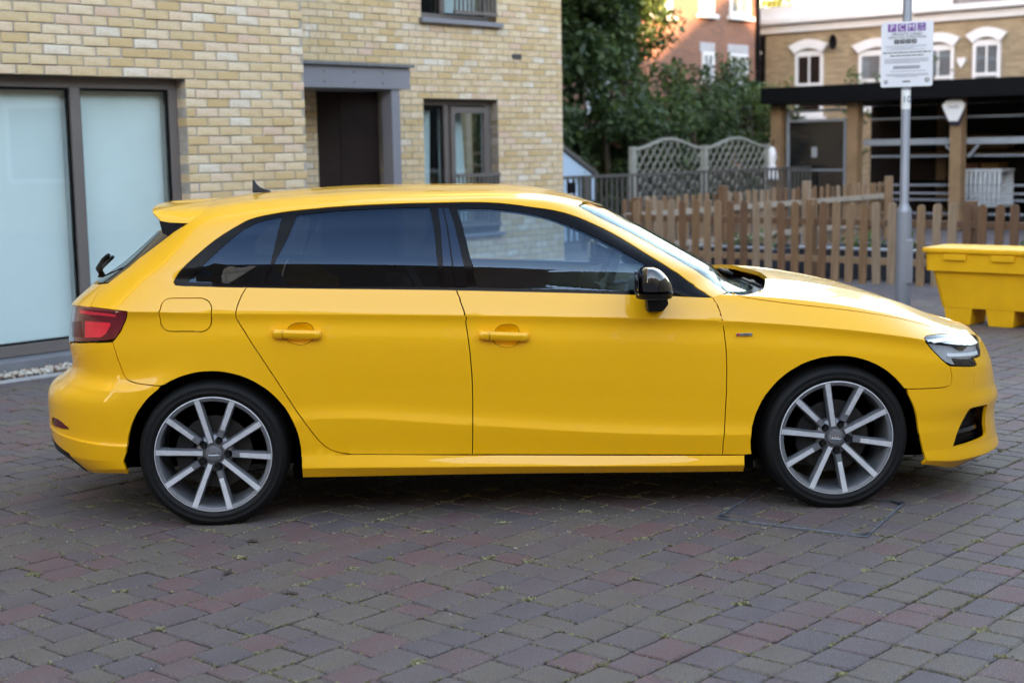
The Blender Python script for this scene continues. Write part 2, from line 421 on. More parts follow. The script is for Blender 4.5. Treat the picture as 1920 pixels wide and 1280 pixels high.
lay(far_wall, 8.56, 14.59, 11.85, .025, 4.48, [W2, W3, DR], .08)
def seen(t):
    iv = t[6]
    if iv is None or iv[0] < -5 or iv[1] < -8: return 9e9
    roof = 345 if iv[0] > 560 else (372 if iv[0] > 380 else (1000 if iv[0] < 170 else 640))
    if iv[1] > roof: return 5e9
    return iv[2]
BRICKS.sort(key=seen)
BM = {}
bstuff = {near_wall.name: MB(), far_wall.name: MB()}
for i, (wl, a, b, z, L, dep, iv) in enumerate(BRICKS):
    key = (round(L, 2), dep, random.randrange(3))
    if i < 300:
        if key not in BM:
            x = round(L, 2) / 2; ch = .004; m = MB(); jv = lambda k=.0018: random.uniform(-k, k)
            fr = [(-x + ch, 0), (x - ch, 0), (x - ch, 1), (-x + ch, 1)]
            v = [(-x + ch + jv(), jv(), -.0325 + ch + jv()), (x - ch + jv(), jv(), -.0325 + ch + jv()), (x - ch + jv(), jv(), .0325 - ch + jv()), (-x + ch + jv(), jv(), .0325 - ch + jv()),
                 (-x, ch, -.0325), (x, ch, -.0325), (x, ch, .0325), (-x, ch, .0325), (-x, dep, -.0325), (x, dep, -.0325), (x, dep, .0325), (-x, dep, .0325)]
            f = [(0, 1, 2, 3)] + [(i_, 4 + i_, 4 + (i_ + 1) % 4, (i_ + 1) % 4) for i_ in range(4)] + [(4 + i_, 8 + i_, 8 + (i_ + 1) % 4, 4 + (i_ + 1) % 4) for i_ in range(4)]
            me = m.add(v, f).me('brick'); me.materials.append(M_BRICK); BM[key] = me
        o = bpy.data.objects.new('brick', BM[key]); COL.objects.link(o); o.parent = wl
        o.location = (a - BO[0] + random.gauss(0, .001), b - BO[1] + random.gauss(0, .0018), z + random.gauss(0, .0012)); o.rotation_euler = (0, random.gauss(0, .004), random.gauss(0, .004))
    else:
        y0 = b - BO[1] + random.gauss(0, .0018); m = bstuff[wl.name]; x0, x1 = a - BO[0] - L / 2, a - BO[0] + L / 2; c = .004; z0, z1 = z - .0325, z + .0325
        m.add([(x0 + c, y0, z0 + c), (x1 - c, y0, z0 + c), (x1 - c, y0, z1 - c), (x0 + c, y0, z1 - c), (x0, y0 + c, z0), (x1, y0 + c, z0), (x1, y0 + c, z1), (x0, y0 + c, z1), (x0, y0 + dep, z0), (x1, y0 + dep, z0), (x1, y0 + dep, z1), (x0, y0 + dep, z1)],
              [(0, 1, 2, 3)] + [(i_, 4 + i_, 4 + (i_ + 1) % 4, (i_ + 1) % 4) for i_ in range(4)] + [(4 + i_, 8 + i_, 8 + (i_ + 1) % 4, 4 + (i_ + 1) % 4) for i_ in range(4)])
for wl in (near_wall, far_wall):
    o = bstuff[wl.name].build('bricks', M_BRICK, wl, fix=True); tag(o, kind='stuff')
# the rest of the block beyond the frame 
m = MB(); bx(m, -20, 2.2, 9.80, 19, 0, 9); bx(m, 2.2, 8.55, 9.80, 19, 3.6, 9); bx(m, 2.2, 8.43, 10.6, 19, 0, 3.6)
bx(m, 8.55, 14.59, 11.85, 21, 4.5, 9); bx(m, 8.43, 14.59, 13.4, 21, 0, 4.5)
o = m.build('upper_storeys', M_MASS, bld); add_uv(o)
m = MB(); bx(m, -20.4, 8.9, 9.45, 19.3, 9, 9.25); bx(m, 8.9, 14.95, 11.5, 21.3, 9, 9.25); m.build('parapet', M_GREY, bld)
# --- big window: frame, panes, blinds
def window(name, hole, b, mull, fr=.075, set_=.12, bottom=True):
    a0, a1, z0, z1 = hole; w_ = empty(name, (0, 0, 0)); w_.parent = bld
    m = MB(); y0, y1 = b + set_, b + set_ + .07
    bx(m, a0, a1, y0, y1, z1 - fr, z1)
    if bottom: bx(m, a0, a1, y0, y1, z0, z0 + fr)
    bx(m, a0, a0 + fr, y0, y1, z0 + fr, z1 - fr); bx(m, a1 - fr, a1, y0, y1, z0 + fr, z1 - fr)
    for q_ in mull: bx(m, q_ - fr * .5, q_ + fr * .5, y0 - .012, y1, z0 + fr, z1 - fr)
    m.build('window_frame', M_FRAME, w_, bevel=.004)
    xs = [a0 + fr] + [x for q_ in mull for x in (q_ - fr * .5, q_ + fr * .5)] + [a1 - fr]
    for i in range(0, len(xs), 2):
        m = MB(); bx(m, xs[i], xs[i + 1], b + set_ + .030, b + set_ + .036, z0 + fr, z1 - fr); m.build('pane', M_PANE, w_)
        g = MB(); t = .018    # rubber glazing bead
        for k in ((xs[i], xs[i] + t, z0 + fr, z1 - fr), (xs[i + 1] - t, xs[i + 1], z0 + fr, z1 - fr), (xs[i] + t, xs[i + 1] - t, z1 - fr - t, z1 - fr), (xs[i] + t, xs[i + 1] - t, z0 + fr, z0 + fr + t)):
            bx(g, k[0], k[1], b + set_ + .012, b + set_ + .029, k[2], k[3])
        g.build('glazing_bead', M_BLACK, w_)
    return w_
WZ = (3.60, 7.31, .09, 2.150)
win1 = window('window', WZ, 9.80, [5.05, 6.365], .085)
M_BLIND = plain('pale_blind', (.78, .84, .84), .55, 0, .04, 2)
m = MB(); z = .13
while z < 2.06:
    for s_, e_ in ((3.7, 6.31), (6.43, 7.21)):
        x0, x1 = s_ - BO[0], e_ - BO[0]; y = 10.02 - BO[1]
        m.add([(x0, y, z), (x1, y, z), (x1, y + .012, z + .024), (x0, y + .012, z + .024)], [(0, 1, 2, 3)])
    z += .022
o = m.build('blind_slats', M_BLIND, win1, fix=False); tag(o, kind='stuff')
m = MB(); bx(m, 3.6, 7.31, 10.06, 10.09, .02, 2.15); m.build('blind_back', M_BLIND, win1)
m = MB(); bx(m, 3.5, 7.33, 9.745, 9.93, .012, .085); m.build('window_sill', plain('metal_sill', (.20, .21, .235), .45, .3, .12), win1, bevel=.006)
m = MB(); bx(m, 3.5, 7.31, 9.86, 9.92, 0, .012); m.build('sill_base', M_MORTAR, win1)
# --- small window with curtains and guard rail
win2 = window('window', W2, 11.85, [12.58], .07)
m = MB(); bx(m, 12.635, 12.70, 11.93, 11.985, .63, 2.04); bx(m, 13.21, 13.28, 11.93, 11.985, .63, 2.04); bx(m, 12.70, 13.21, 11.93, 11.985, 1.965, 2.035); bx(m, 12.70, 13.21, 11.93, 11.985, .63, .70)
m.build('opening_sash', M_FRAME, win2, bevel=.005)
M_CURT = plain('pale_curtain', (.52, .62, .64), .8, 0, .06, 3)
def curtain(a0, a1, b, z0, z1, lean, folds, parent):
    v = []; f = []; n = 60; r = 12
    for i in range(n + 1):
        u = i / n
        for j in range(r + 1):
            t = j / r; a = a0 + (a1 - a0) * u + lean * (1 - t) * u; amp = .028 + .015 * math.sin(i * .7)
            v.append((a - BO[0], b - BO[1] + amp * math.sin(u * folds * 6.283 + .3 * t), z0 + (z1 - z0) * t))
    for i in range(n):
        for j in range(r): f.append((i * (r + 1) + j, (i + 1) * (r + 1) + j, (i + 1) * (r + 1) + j + 1, i * (r + 1) + j + 1))
    link('curtain', mesh('curtain', v, f, True), M_CURT, parent)
curtain(12.66, 13.02, 12.16, .60, 2.02, .10, 4, win2); curtain(12.16, 12.50, 12.16, .60, 2.0, -.06, 3, win2)
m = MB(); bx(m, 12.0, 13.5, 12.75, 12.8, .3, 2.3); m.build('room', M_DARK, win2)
m = MB(); bx(m, 12.06, 13.41, 11.795, 11.97, .52, .555); m.build('window_sill', M_GREY, win2, bevel=.005)
def guard(win, z0, z1, n=11):
    for z in (z0, z1): m = MB(); bx(m, 12.60, 13.34, 11.80, 11.83, z - .018, z + .018); m.build('guard_rail', M_FRAME, win)
    for k in range(n):
        a = 12.62 + .70 * k / (n - 1); m = MB(); bx(m, a - .007, a + .007, 11.805, 11.825, z0 + .018, z1 - .018); m.build('guard_bar', M_FRAME, win)
guard(win2, .66, 1.245)
win3 = window('window', W3, 11.85, [12.56], .07)
m = MB(); bx(m, 12.63, 13.30, 12.12, 12.13, 3.05, 4.4); m.build('curtain', M_CURT, win3)
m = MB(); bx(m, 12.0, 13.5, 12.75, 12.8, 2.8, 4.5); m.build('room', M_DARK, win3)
m = MB(); bx(m, 12.055, 13.425, 11.78, 11.97, 2.965, 3.018); m.build('window_sill', M_GREY, win3, bevel=.005)
guard(win3, 3.11, 4.0)
# --- porch: door, canopy, side screen, vent brick
porch = empty('porch', (0, 0, 0)); porch.parent = bld
m = MB(); bx(m, 8.56, 11.14, 11.10, 11.842, 2.178, 2.395); m.build('canopy_fascia', M_GREY, porch, bevel=.004)
m = MB(); bx(m, 8.56, 11.18, 11.06, 11.842, 2.400, 2.430); m.build('canopy_flashing', plain('zinc_flashing', (.15, .155, .165), .6, .2, .3, 30), porch, bevel=.003)
for a in (9.95, 10.35, 10.75):
    for z in (2.34, 2.235): MB().lathe([(0, -.004), (.011, -.003), (.012, .0)], 10, c=(a - BO[0], 11.0995 - BO[1], z)).build('screw_head', M_FRAME, porch)
m = MB(); bx(m, 10.885, 11.005, 11.12, 11.27, 0, 2.176); m.build('frame_post', M_GREY, porch, bevel=.004)
M_DOOR = plain('dark_brown_door', (.030, .019, .017), .75, 0, .15, 5, Specular_IOR_Level=.15)
for k in range(2):
    m = MB(); a0 = 10.45 + k * .60; bx(m, a0, a0 + .592, 12.10, 12.15, 0, 2.18); m.build('door_panel', M_DOOR, porch, bevel=.004)
m = MB(); bx(m, 10.3, 11.8, 12.16, 12.2, 0, 2.30); bx(m, 11.64, 11.70, 12.095, 12.155, 0, 2.2); bx(m, 10.40, 10.44, 12.1, 12.155, 0, 2.2); m.build('door_lining', M_DOOR, porch)
m = MB(); bx(m, 13.64, 13.80, 11.838, 11.9, 2.612, 2.672); m.build('vent_brick', plain('dark_vent', (.05, .045, .05), .7), bld)

# gravel strip and kerb along the wall foot
M_STONE = NT('pebble'); qq = M_STONE
qq.l(qq.ramp(qq.island(), [(0, (.40, .36, .31)), (.3, (.55, .52, .48)), (.5, (.30, .24, .19)), (.7, (.46, .40, .33)), (.85, (.22, .11, .08))], 'CONSTANT'), qq.p.inputs['Base Color']); qq.set(Roughness=.85); M_STONE = qq.m
gv = MB(); ico = bmesh.new(); bmesh.ops.create_icosphere(ico, subdivisions=1, radius=1); iv_ = [v.co.copy() for v in ico.verts]; if_ = [tuple(v.index for v in f.verts) for f in ico.faces]; ico.free()
for _ in range(1500):
    a = random.uniform(4.6, 8.5); b = random.uniform(9.50, 9.79); s = random.uniform(.009, .022)
    R_ = Matrix.Rotation(random.uniform(0, 6), 3, 'Z') @ Matrix.Rotation(random.uniform(0, 6), 3, 'X'); p = site(a, b, random.uniform(.0, .02))
    sc = Vector((s * random.uniform(.7, 1.4), s, s * random.uniform(.5, .9)))
    gv.add([p + R_ @ Vector((v.x * sc.x, v.y * sc.y, v.z * sc.z)) for v in iv_], if_)
tag(gv.build('gravel', M_STONE, fix=False), 'strip of pale mixed gravel under the big window', 'gravel', kind='stuff')
m = MB(); sbox(m, 2.0, 8.6, 9.36, 9.48, -.1, .004); tag(m.build('edging_kerb', plain('kerb_concrete', (.30, .29, .29), .85, 0, .2, 12, .3), bevel=.006), 'flat concrete edging in front of the gravel strip', kind='structure')

# ------------------------------------------------------------------ far buildings
class Thing:
    """an Empty in the yard's axes; L() turns yard coordinates into its own"""
    def __init__(s, name, a, b, label, cat, group=None):
        s.a, s.b = a, b; s.o = empty(name, site(a, b), TH, label, cat, group)
    def box(s, m, a0, a1, b0, b1, z0, z1): return m.box(a0 - s.a, a1 - s.a, b0 - s.b, b1 - s.b, z0, z1)
    def L(s, a, b, z): return Vector((a - s.a, b - s.b, z))
    def part(s, name, mat, *boxes, parent=None, bevel=0.):
        m = MB()
        for q_ in boxes: s.box(m, *q_)
        return m.build(name, mat, parent or s.o, bevel=bevel)
M_CREAM = plain('window_blind_cream', (.62, .58, .52), .8, 0, .08)
M_PINK = plain('curtain_pink', (.55, .42, .40), .8, 0, .08)
M_FPANE = glass('far_glass', (.75, .82, .85), 2.2)
red = Thing('red_brick_house', 27.2, 20, 'red brick building with its upper storey in warm sun behind the trees', 'building')
o = red.part('wall', M_FARRED, (20.5, 32.48, 20.0, 30, 0, 8.6)); add_uv(o)
red.part('string_course', M_WHITE, (20.45, 27.9, 19.93, 20.0, 4.02, 4.14))
red.part('downpipe', M_BLACK, (32.25, 32.33, 19.9, 19.99, 0, 8.4))
rw = [(29.85, 30.35, 2.55, 3.72), (31.05, 31.85, 2.35, 3.72), (29.75, 30.35, 4.60, 6.2), (31.05, 31.95, 4.62, 6.3), (27.7, 28.6, 4.45, 6.1), (25.2, 27.1, 4.1, 5.6), (25.4, 26.9, 2.2, 3.6), (23.0, 24.4, 2.0, 3.6), (23.0, 24.4, 4.4, 5.9)]
for i, (a0, a1, z0, z1) in enumerate(rw):
    f = red.part('window', M_WHITE, (a0, a1, 19.94, 19.99, z1 - .09, z1), (a0, a1, 19.94, 19.99, z0, z0 + .09), (a0, a0 + .08, 19.94, 19.99, z0 + .09, z1 - .09), (a1 - .08, a1, 19.94, 19.99, z0 + .09, z1 - .09), ((a0 + a1) / 2 - .03, (a0 + a1) / 2 + .03, 19.945, 19.985, z0 + .09, z1 - .09))
    red.part('pane', M_FPANE, (a0 + .08, a1 - .08, 19.975, 19.98, z0 + .09, z1 - .09), parent=f)
    red.part('blind', (M_CREAM if i % 2 else M_WHITE), (a0 + .08, a1 - .08, 19.986, 19.996, z0 + .09 + (.5 if i < 2 else .0), z1 - .09), parent=f)
    red.part('sill', M_WHITE, (a0 - .08, a1 + .08, 19.86, 19.995, z0 - .10, z0 - .005), parent=f)
    red.part('lintel', plain('stone_lintel', (.42, .41, .44), .8), (a0 - .06, a1 + .06, 19.975, 19.998, z1 + .005, z1 + .22), parent=f)
ter = Thing('terraced_house', 34, 17, 'brown brick terrace with white cornice and arched white window heads', 'building')
o = ter.part('wall', M_FARSTOCK, (34.0, 42, 2, 22.5, 0, 4.34)); add_uv(o)
ter.part('cornice', M_WHITE, (33.90, 42, 2, 22.5, 4.345, 4.56), (33.72, 42, 2, 22.5, 4.565, 4.70), (33.95, 42, 2, 22.5, 4.705, 5.02), bevel=.015)
o = ter.part('chimney', M_FARRED, (36.2, 37.6, 16.2, 18.0, 5.03, 6.4)); add_uv(o)
M_SOOT = plain('sooty_stone', (.20, .18, .17), .9, 0, .4, 5)
ter.part('stained_parapet', M_SOOT, (33.93, 33.948, 2, 15.6, 4.72, 5.0))
ter.part('drainpipe', M_BLACK, (33.88, 33.98, 20.75, 20.85, 0, 4.3))
def arch_head(T, b0, b1, z):
    m = MB(); n = 10; bc = (b0 + b1) / 2; hw = (b1 - b0) / 2 + .16; pts = []
    for i in range(n + 1):
        u = -1 + 2 * i / n; pts.append((bc + u * hw, z + .34 - .16 * u * u))
    for i in range(n, -1, -1):
        u = -1 + 2 * i / n; pts.append((bc + u * (hw - .17), z + .12 - .13 * u * u))
    m.prism(pts, 33.87, 33.995, lambda p, q_, r: T.L(r, p, q_)); return m.build('window_head', M_WHITE, T.o)
for i, (b0, b1, z0, z1, cur) in enumerate([(19.05, 19.85, 2.2, 3.80, None), (16.85, 18.05, 2.35, 3.72, M_PINK), (15.55, 16.35, 2.3, 3.75, M_PINK), (14.40, 15.08, 2.3, 3.80, M_PINK), (20.95, 21.6, 2.2, 3.7, None), (12.2, 12.95, 2.3, 3.8, M_CREAM), (10.0, 10.8, 2.3, 3.8, M_CREAM)]):
    arch_head(ter, b0, b1, z1); zm = (z0 + z1) / 2
    f = ter.part('window', M_WHITE, (33.93, 33.99, b0, b1, z1 - .09, z1 + .05), (33.93, 33.99, b0, b1, z0, z0 + .1), (33.93, 33.99, b0, b0 + .08, z0 + .1, z1 - .09), (33.93, 33.99, b1 - .08, b1, z0 + .1, z1 - .09), (33.92, 33.985, b0 + .08, b1 - .08, zm - .04, zm + .04), (33.94, 33.98, (b0 + b1) / 2 - .02, (b0 + b1) / 2 + .02, zm + .04, z1 - .09))
    ter.part('pane', M_FPANE, (33.965, 33.97, b0 + .08, b1 - .08, z0 + .1, z1 - .09), parent=f)
    ter.part('curtain', cur or M_DARK, (33.976, 33.994, b0 + .08, b1 - .08, z0 + .1, z1 - .09), parent=f)  # without a curtain, a near-black sheet paints the unlit room
    ter.part('sill', M_WHITE, (33.84, 33.99, b0 - .1, b1 + .1, z0 - .1, z0 - .005), parent=f)
m = MB(); ter_b = ter.L(33.75, 18.75, 4.02)
m.lathe([(.02, 0), (.10, -.03), (.17, -.07), (.19, -.09), (.17, -.06), (.02, .012)], 16, c=ter_b); m.bar(ter_b, ter.L(34.0, 18.75, 3.9), .03); m.build('satellite_dish', M_BLACK, ter.o, smooth=True)
m = MB(); m.prism([(-.10, .12), (.10, .12), (.10, .02), (0, -.13), (-.10, .02)], 33.9, 33.995, lambda p, q_, r: ter.L(r, 15.35 + p, 3.35 + q_)); m.build('alarm_box', M_WHITE, ter.o)

# houses behind the camera: they shade the yard and show in the paint and the glass of the car
M_DPANE = plain('dark_pane', (.02, .025, .03), .05)
for k, (x0, wd, h, rg, lb) in enumerate(((-27, 10, 8.6, 3.4, 'brown brick gabled house opposite the yard, far left of the row'), (-17, 9.6, 9.4, 3.0, 'brown brick gabled house opposite the yard, second from the left'), (-7.4, 10.85, 11.3, 1.6, 'red brick gabled house opposite the yard, straight behind the camera'),
        (3.45, 6.0, 9.9, 2.9, 'narrow brown brick gabled house opposite the yard, beside the tall flats'), (7.5, 22, 14.2, 0.4, 'tall flat-roofed brown brick flats opposite the yard at the right'))):
    hb = empty('gabled_house' if k < 4 else 'block_of_flats', (x0 + wd / 2, -16 - (.4 if k == 4 else 0), 0), 0, lb, 'building', 'houses across the yard')
    m = MB(); hw = wd / 2; m.prism([(-hw, 0), (hw, 0), (hw, h), (0, h + rg), (-hw, h)], -8, 0, lambda p, q_, r: (p, r, q_)); o = m.build('wall', M_FARRED if k == 2 else M_FARSTOCK, hb); add_uv(o)
    m = MB(); m.prism([(-hw - .2, h - .15), (0, h + rg + .02), (hw + .2, h - .15), (hw + .2, h + .05), (0, h + rg + .24), (-hw - .2, h + .05)], -8.2, .25, lambda p, q_, r: (p, r, q_)); m.build('roof', M_SLATE, hb)
    n_ = max(2, int(wd / 3))
    for i in range(n_):
        for j in range(int((h - 1) / 2.8)):
            xc = -hw + wd * (i + .5) / n_; zc = 1.0 + 2.8 * j
            f = MB().box(xc - .6, xc + .6, .005, .06, zc, zc + 1.5).build('window', M_WHITE, hb); MB().box(xc - .5, xc + .5, .061, .066, zc + .1, zc + 1.4).build('pane', M_DPANE, f)

sb = empty('unseen_side_block', (16, 0, 0), 0, 'unseen brown brick block added at the right to keep bright sky out of the window reflections', 'building')  # added out of view so the windows do not mirror bright horizon sky
o = MB().box(0, 8, -13, 27, 0, 8.2).build('wall', M_FARSTOCK, sb); add_uv(o); MB().box(-.2, 8.2, -13.2, 27.2, 8.21, 8.5).build('roof', M_SLATE, sb)
for i in range(10):
    for j in range(2):
        y_ = -11.4 + i * 3.7; f = MB().box(-.06, -.005, y_, y_ + 1.3, 1.0 + 3 * j, 2.6 + 3 * j).build('window', M_WHITE, sb); MB().box(-.066, -.061, y_ + .1, y_ + 1.2, 1.1 + 3 * j, 2.5 + 3 * j).build('pane', M_DPANE, f)

# ------------------------------------------------------------------ trees and shrubs
def leaf_mat(name, c1, c2, c3):
    q = NT(name); c = q.ramp(q.island(), [(0, c1), (.5, c2), (1, c3)])
    q.l(c, q.p.inputs['Base Color']); q.set(Roughness=.55)
    tr = q.n('BsdfTranslucent'); q.l(c, tr.inputs[0]); mx = q.n('MixShader'); mx.inputs[0].default_value = .3
    q.l(q.p.outputs[0], mx.inputs[1]); q.l(tr.outputs[0], mx.inputs[2]); q.l(mx.outputs[0], q.out.inputs[0]); return q.m
M_LEAF1 = leaf_mat('dark_evergreen_leaf', (.014, .034, .011), (.030, .064, .019), (.060, .108, .028))
M_LEAF2 = leaf_mat('mid_green_leaf', (.026, .056, .015), (.054, .104, .025), (.095, .150, .036))
M_LEAF3 = leaf_mat('yellow_green_leaf', (.09, .12, .025), (.13, .16, .03), (.19, .20, .04))
M_LEAF4 = leaf_mat('copper_leaf', (.10, .045, .03), (.16, .065, .04), (.08, .05, .03))
M_BARK = plain('bark', (.07, .055, .04), .95, 0, .3, 15, .5)
def foliage(name, clumps, mat, parent, leaf=.075, per=90, flat=1.0):
    per = int(per * 1.35)
    V = []; Fc = []
    for (c, r) in clumps:
        k = int(per * (r / .4) ** 2)
        d = rng.normal(size=(k, 3)); d /= np.linalg.norm(d, axis=1)[:, None]
        P = np.array(c) + d * (r * rng.uniform(.35, 1.0, (k, 1)) ** .7) * [1, 1, flat]
        for p in P:
            a = rng.normal(size=3); a /= np.linalg.norm(a); b = np.cross(a, rng.normal(size=3)); b /= np.linalg.norm(b); s = leaf * rng.uniform(.6, 1.4)
            i = len(V); V += [p - a * s, p + b * s * .45, p + a * s, p - b * s * .45]; Fc.append((i, i + 1, i + 2, i + 3))
    return link(name, mesh(name, V, Fc), mat, parent)
def tree(name, a, b, h, rad, mat, label, n=60, cone=.6, base=.15, leaf=.08, per=80, group=None, cat='tree', seed=1):
    r_ = random.Random(seed); o = empty(name, site(a, b), 0, label, cat, group)
    m = MB(); lean = (r_.uniform(-.3, .3), r_.uniform(-.3, .3)); tp = [(0, 0, 0), (lean[0] * .3, lean[1] * .3, h * .35), (lean[0] * .7, lean[1] * .7, h * .65), (lean[0], lean[1], h * .92)]
    m.tube(tp, [.05 * h ** .5, .04 * h ** .5, .028 * h ** .5, .008], 8); cl = []
    for i in range(n):
        t = base + (1 - base) * r_.random() ** .9; z = h * t; R_ = rad * (1 - cone * max(0, (t - .35) / .65)) * (.55 + .45 * min(1, (t - base + .1) / .25))
        an = r_.uniform(0, 6.283); rr = R_ * r_.random() ** .5; cr0 = rad * r_.uniform(.17, .36)
        c = (lean[0] * t + math.cos(an) * rr, lean[1] * t + math.sin(an) * rr, z); cl.append((c, cr0))
        if i % 2 == 0: m.tube([(lean[0] * t * .8, lean[1] * t * .8, max(.1, z - rr * .5)), (c[0] * .5, c[1] * .5, z - rr * .15), c], [.02, .014, .005], 5, False)
    m.build('trunk', M_BARK, o, smooth='all'); foliage('crown', cl, mat, o, leaf, per); return o
tree('evergreen_tree', 21.0, 17.3, 6.1, 1.75, M_LEAF1, 'tall dark evergreen tree right behind the corner of the brick building', 150, .35, .03, .085, 150, seed=3)
tree('evergreen_tree', 23.6, 17.6, 5.3, 1.45, M_LEAF2, 'slim mid green tree with a loose top in front of the red building', 80, .75, .05, .075, 110, seed=11)
tree('garden_tree', 25.7, 17.2, 3.0, 1.3, M_LEAF1, 'small dark bushy tree above the left trellis panel', 60, .4, .1, .07, 90, seed=5)
tree('garden_tree', 28.0, 17.4, 2.75, 1.1, M_LEAF2, 'small light tree below the lower windows of the red building', 30, .45, .15, .07, 60, seed=8)
tree('copper_shrub', 21.3, 16.2, 2.6, .75, M_LEAF4, 'reddish brown shrub in the dark foliage beside the brick building', 12, .3, .3, .07, 26, cat='shrub', seed=4)
tree('shrub', 19.6, 15.9, 1.75, 1.0, M_LEAF1, 'low dark shrub behind the metal railing next to the blue stair', 30, .2, .05, .06, 90, cat='shrub', seed=14)
tree('shrub', 21.4, 15.8, 2.3, 1.15, M_LEAF1, 'dark shrub directly behind the left trellis panel', 44, .2, .03, .06, 110, cat='shrub', seed=15)
tree('shrub', 23.6, 15.9, 2.45, 1.2, M_LEAF1, 'dark shrub behind the post between the trellis panels', 44, .2, .03, .06, 110, cat='shrub', seed=16)
tree('shrub', 25.7, 16.0, 2.5, 1.2, M_LEAF2, 'mid green shrub behind the right trellis panel', 44, .2, .03, .06, 100, cat='shrub', seed=17)
tree('yellow_shrub', 26.5, 15.7, 2.75, .85, M_LEAF3, 'yellow green shrub left of the black shelter', 18, .35, .45, .06, 40, cat='shrub', seed=18)
tree('shrub', 25.1, 15.1, 2.05, .62, M_LEAF2, 'leafy climber spilling over the end of the right trellis panel', 24, .2, .02, .055, 90, cat='shrub', seed=19)
tree('garden_tree', 30.5, 16.3, 3.1, .8, M_LEAF2, 'thin tree in front of the terrace windows beside the red building', 18, .4, .35, .06, 40, seed=20)
tree('far_tree', 52, 33, 11.5, 3.0, M_LEAF3, 'sunlit yellow green tree top beyond the roofs', 60, .3, .3, .16, 60, seed=21)
tree('window_plant', 32.6, 15.75, 3.45, .55, M_LEAF2, 'leafy branch tip showing above the shelter roof beside the sign', 10, .2, .7, .06, 40, cat='plant', seed=22)

# ------------------------------------------------------------------ fences
def picket_me(w, h, t, n=8):
    m = MB(); pts = [(-w / 2, 0), (w / 2, 0)] + [(w / 2 * math.cos(math.pi * i / n), h - w * .42 + w * .42 * math.sin(math.pi * i / n)) for i in range(n + 1)]
    m.prism(pts, -t / 2, t / 2, lambda p, q_, r: (p, r, q_)); return m.me('picket')
PK = []
for k in range(4):
    me = picket_me(.086 + .002 * k, .86 + .008 * k, .021); me.materials.append(M_WOOD); PK.append(me)
M_PALEWOOD = plain('pale_sawn_rail', (.33, .28, .23), .8, 0, .2, 6)
def picket_fence(T, along, c0, c1, fixed, sp, rails=(.28, .69), posts=(), face=-1):
    n = int((c1 - c0) / sp)
    for i in range(n + 1):
        c = c0 + sp * i; o = bpy.data.objects.new('picket', random.choice(PK)); COL.objects.link(o); o.parent = T.o
        off = face * .034
        o.location = T.L(fixed + off, c, .035 + random.gauss(0, .006)) if along == 'b' else T.L(c, fixed + off, .035 + random.gauss(0, .006))
        o.rotation_euler = (random.gauss(0, .010), random.gauss(0, .016), (math.pi / 2 if along == 'b' else 0) + (math.pi if random.random() < .5 else 0))
    for z in rails:
        if along == 'b': T.part('rail', M_WOOD, (fixed - .022, fixed + .022, c0 - .05, c1 + .05, z - .036, z + .036), bevel=.003)
        else: T.part('rail', M_PALEWOOD, (c0 - .05, c1 + .05, fixed - .022, fixed + .022, z - .036, z + .036), bevel=.003)
    for c in posts:
        if along == 'b': T.part('post', M_WOOD, (fixed + .024, fixed + .124, c - .05, c + .05, 0, .93), bevel=.008)
        else: T.part('post', M_WOOD, (c - .05, c + .05, fixed - .124, fixed - .024, 0, 1.0), bevel=.008)
ff = Thing('picket_fence', 14.5, 7.7, 'front run of brown wooden picket fence behind the sign pole', 'fence', 'picket fences')
picket_fence(ff, 'b', 4.62, 10.74, 14.5, .1665, posts=(4.6, 6.45, 8.3, 10.7))
fb = Thing('picket_fence', 18.2, 10.98, 'farther paler run of wooden picket fence leading back to the shelter', 'fence', 'picket fences')
picket_fence(fb, 'a', 14.75, 21.65, 10.98, .168, posts=(16.8, 19.0, 21.55), face=1)
rl = Thing('metal_railing', 20, 14, 'grey metal railing with thin vertical bars in front of the trellis', 'railing')
M_RAIL = plain('grey_brown_railing', (.105, .098, .092), .5, .2, .1)
rl.part('top_rail', M_RAIL, (15.4, 25.0, 13.975, 14.025, 1.07, 1.115)); rl.part('bottom_rail', M_RAIL, (15.4, 25.0, 13.98, 14.02, .10, .135))
bar_me = MB().box(-.008, .008, -.02, .02, .135, 1.07).me('bar'); bar_me.materials.append(M_RAIL)
a_ = 15.45
while a_ < 24.9:
    o = bpy.data.objects.new('bar', bar_me); COL.objects.link(o); o.parent = rl.o; o.location = rl.L(a_, 14.0, 0); a_ += .135
rl.part('gate_post', M_RAIL, (17.62, 17.74, 13.9, 13.97, 0, 1.10)); rl.part('gate_lock', M_BLACK, (17.28, 17.44, 13.93, 13.97, .86, 1.02))
M_TREL = plain('grey_green_trellis', (.27, .275, .245), .75, 0, .15, 10)
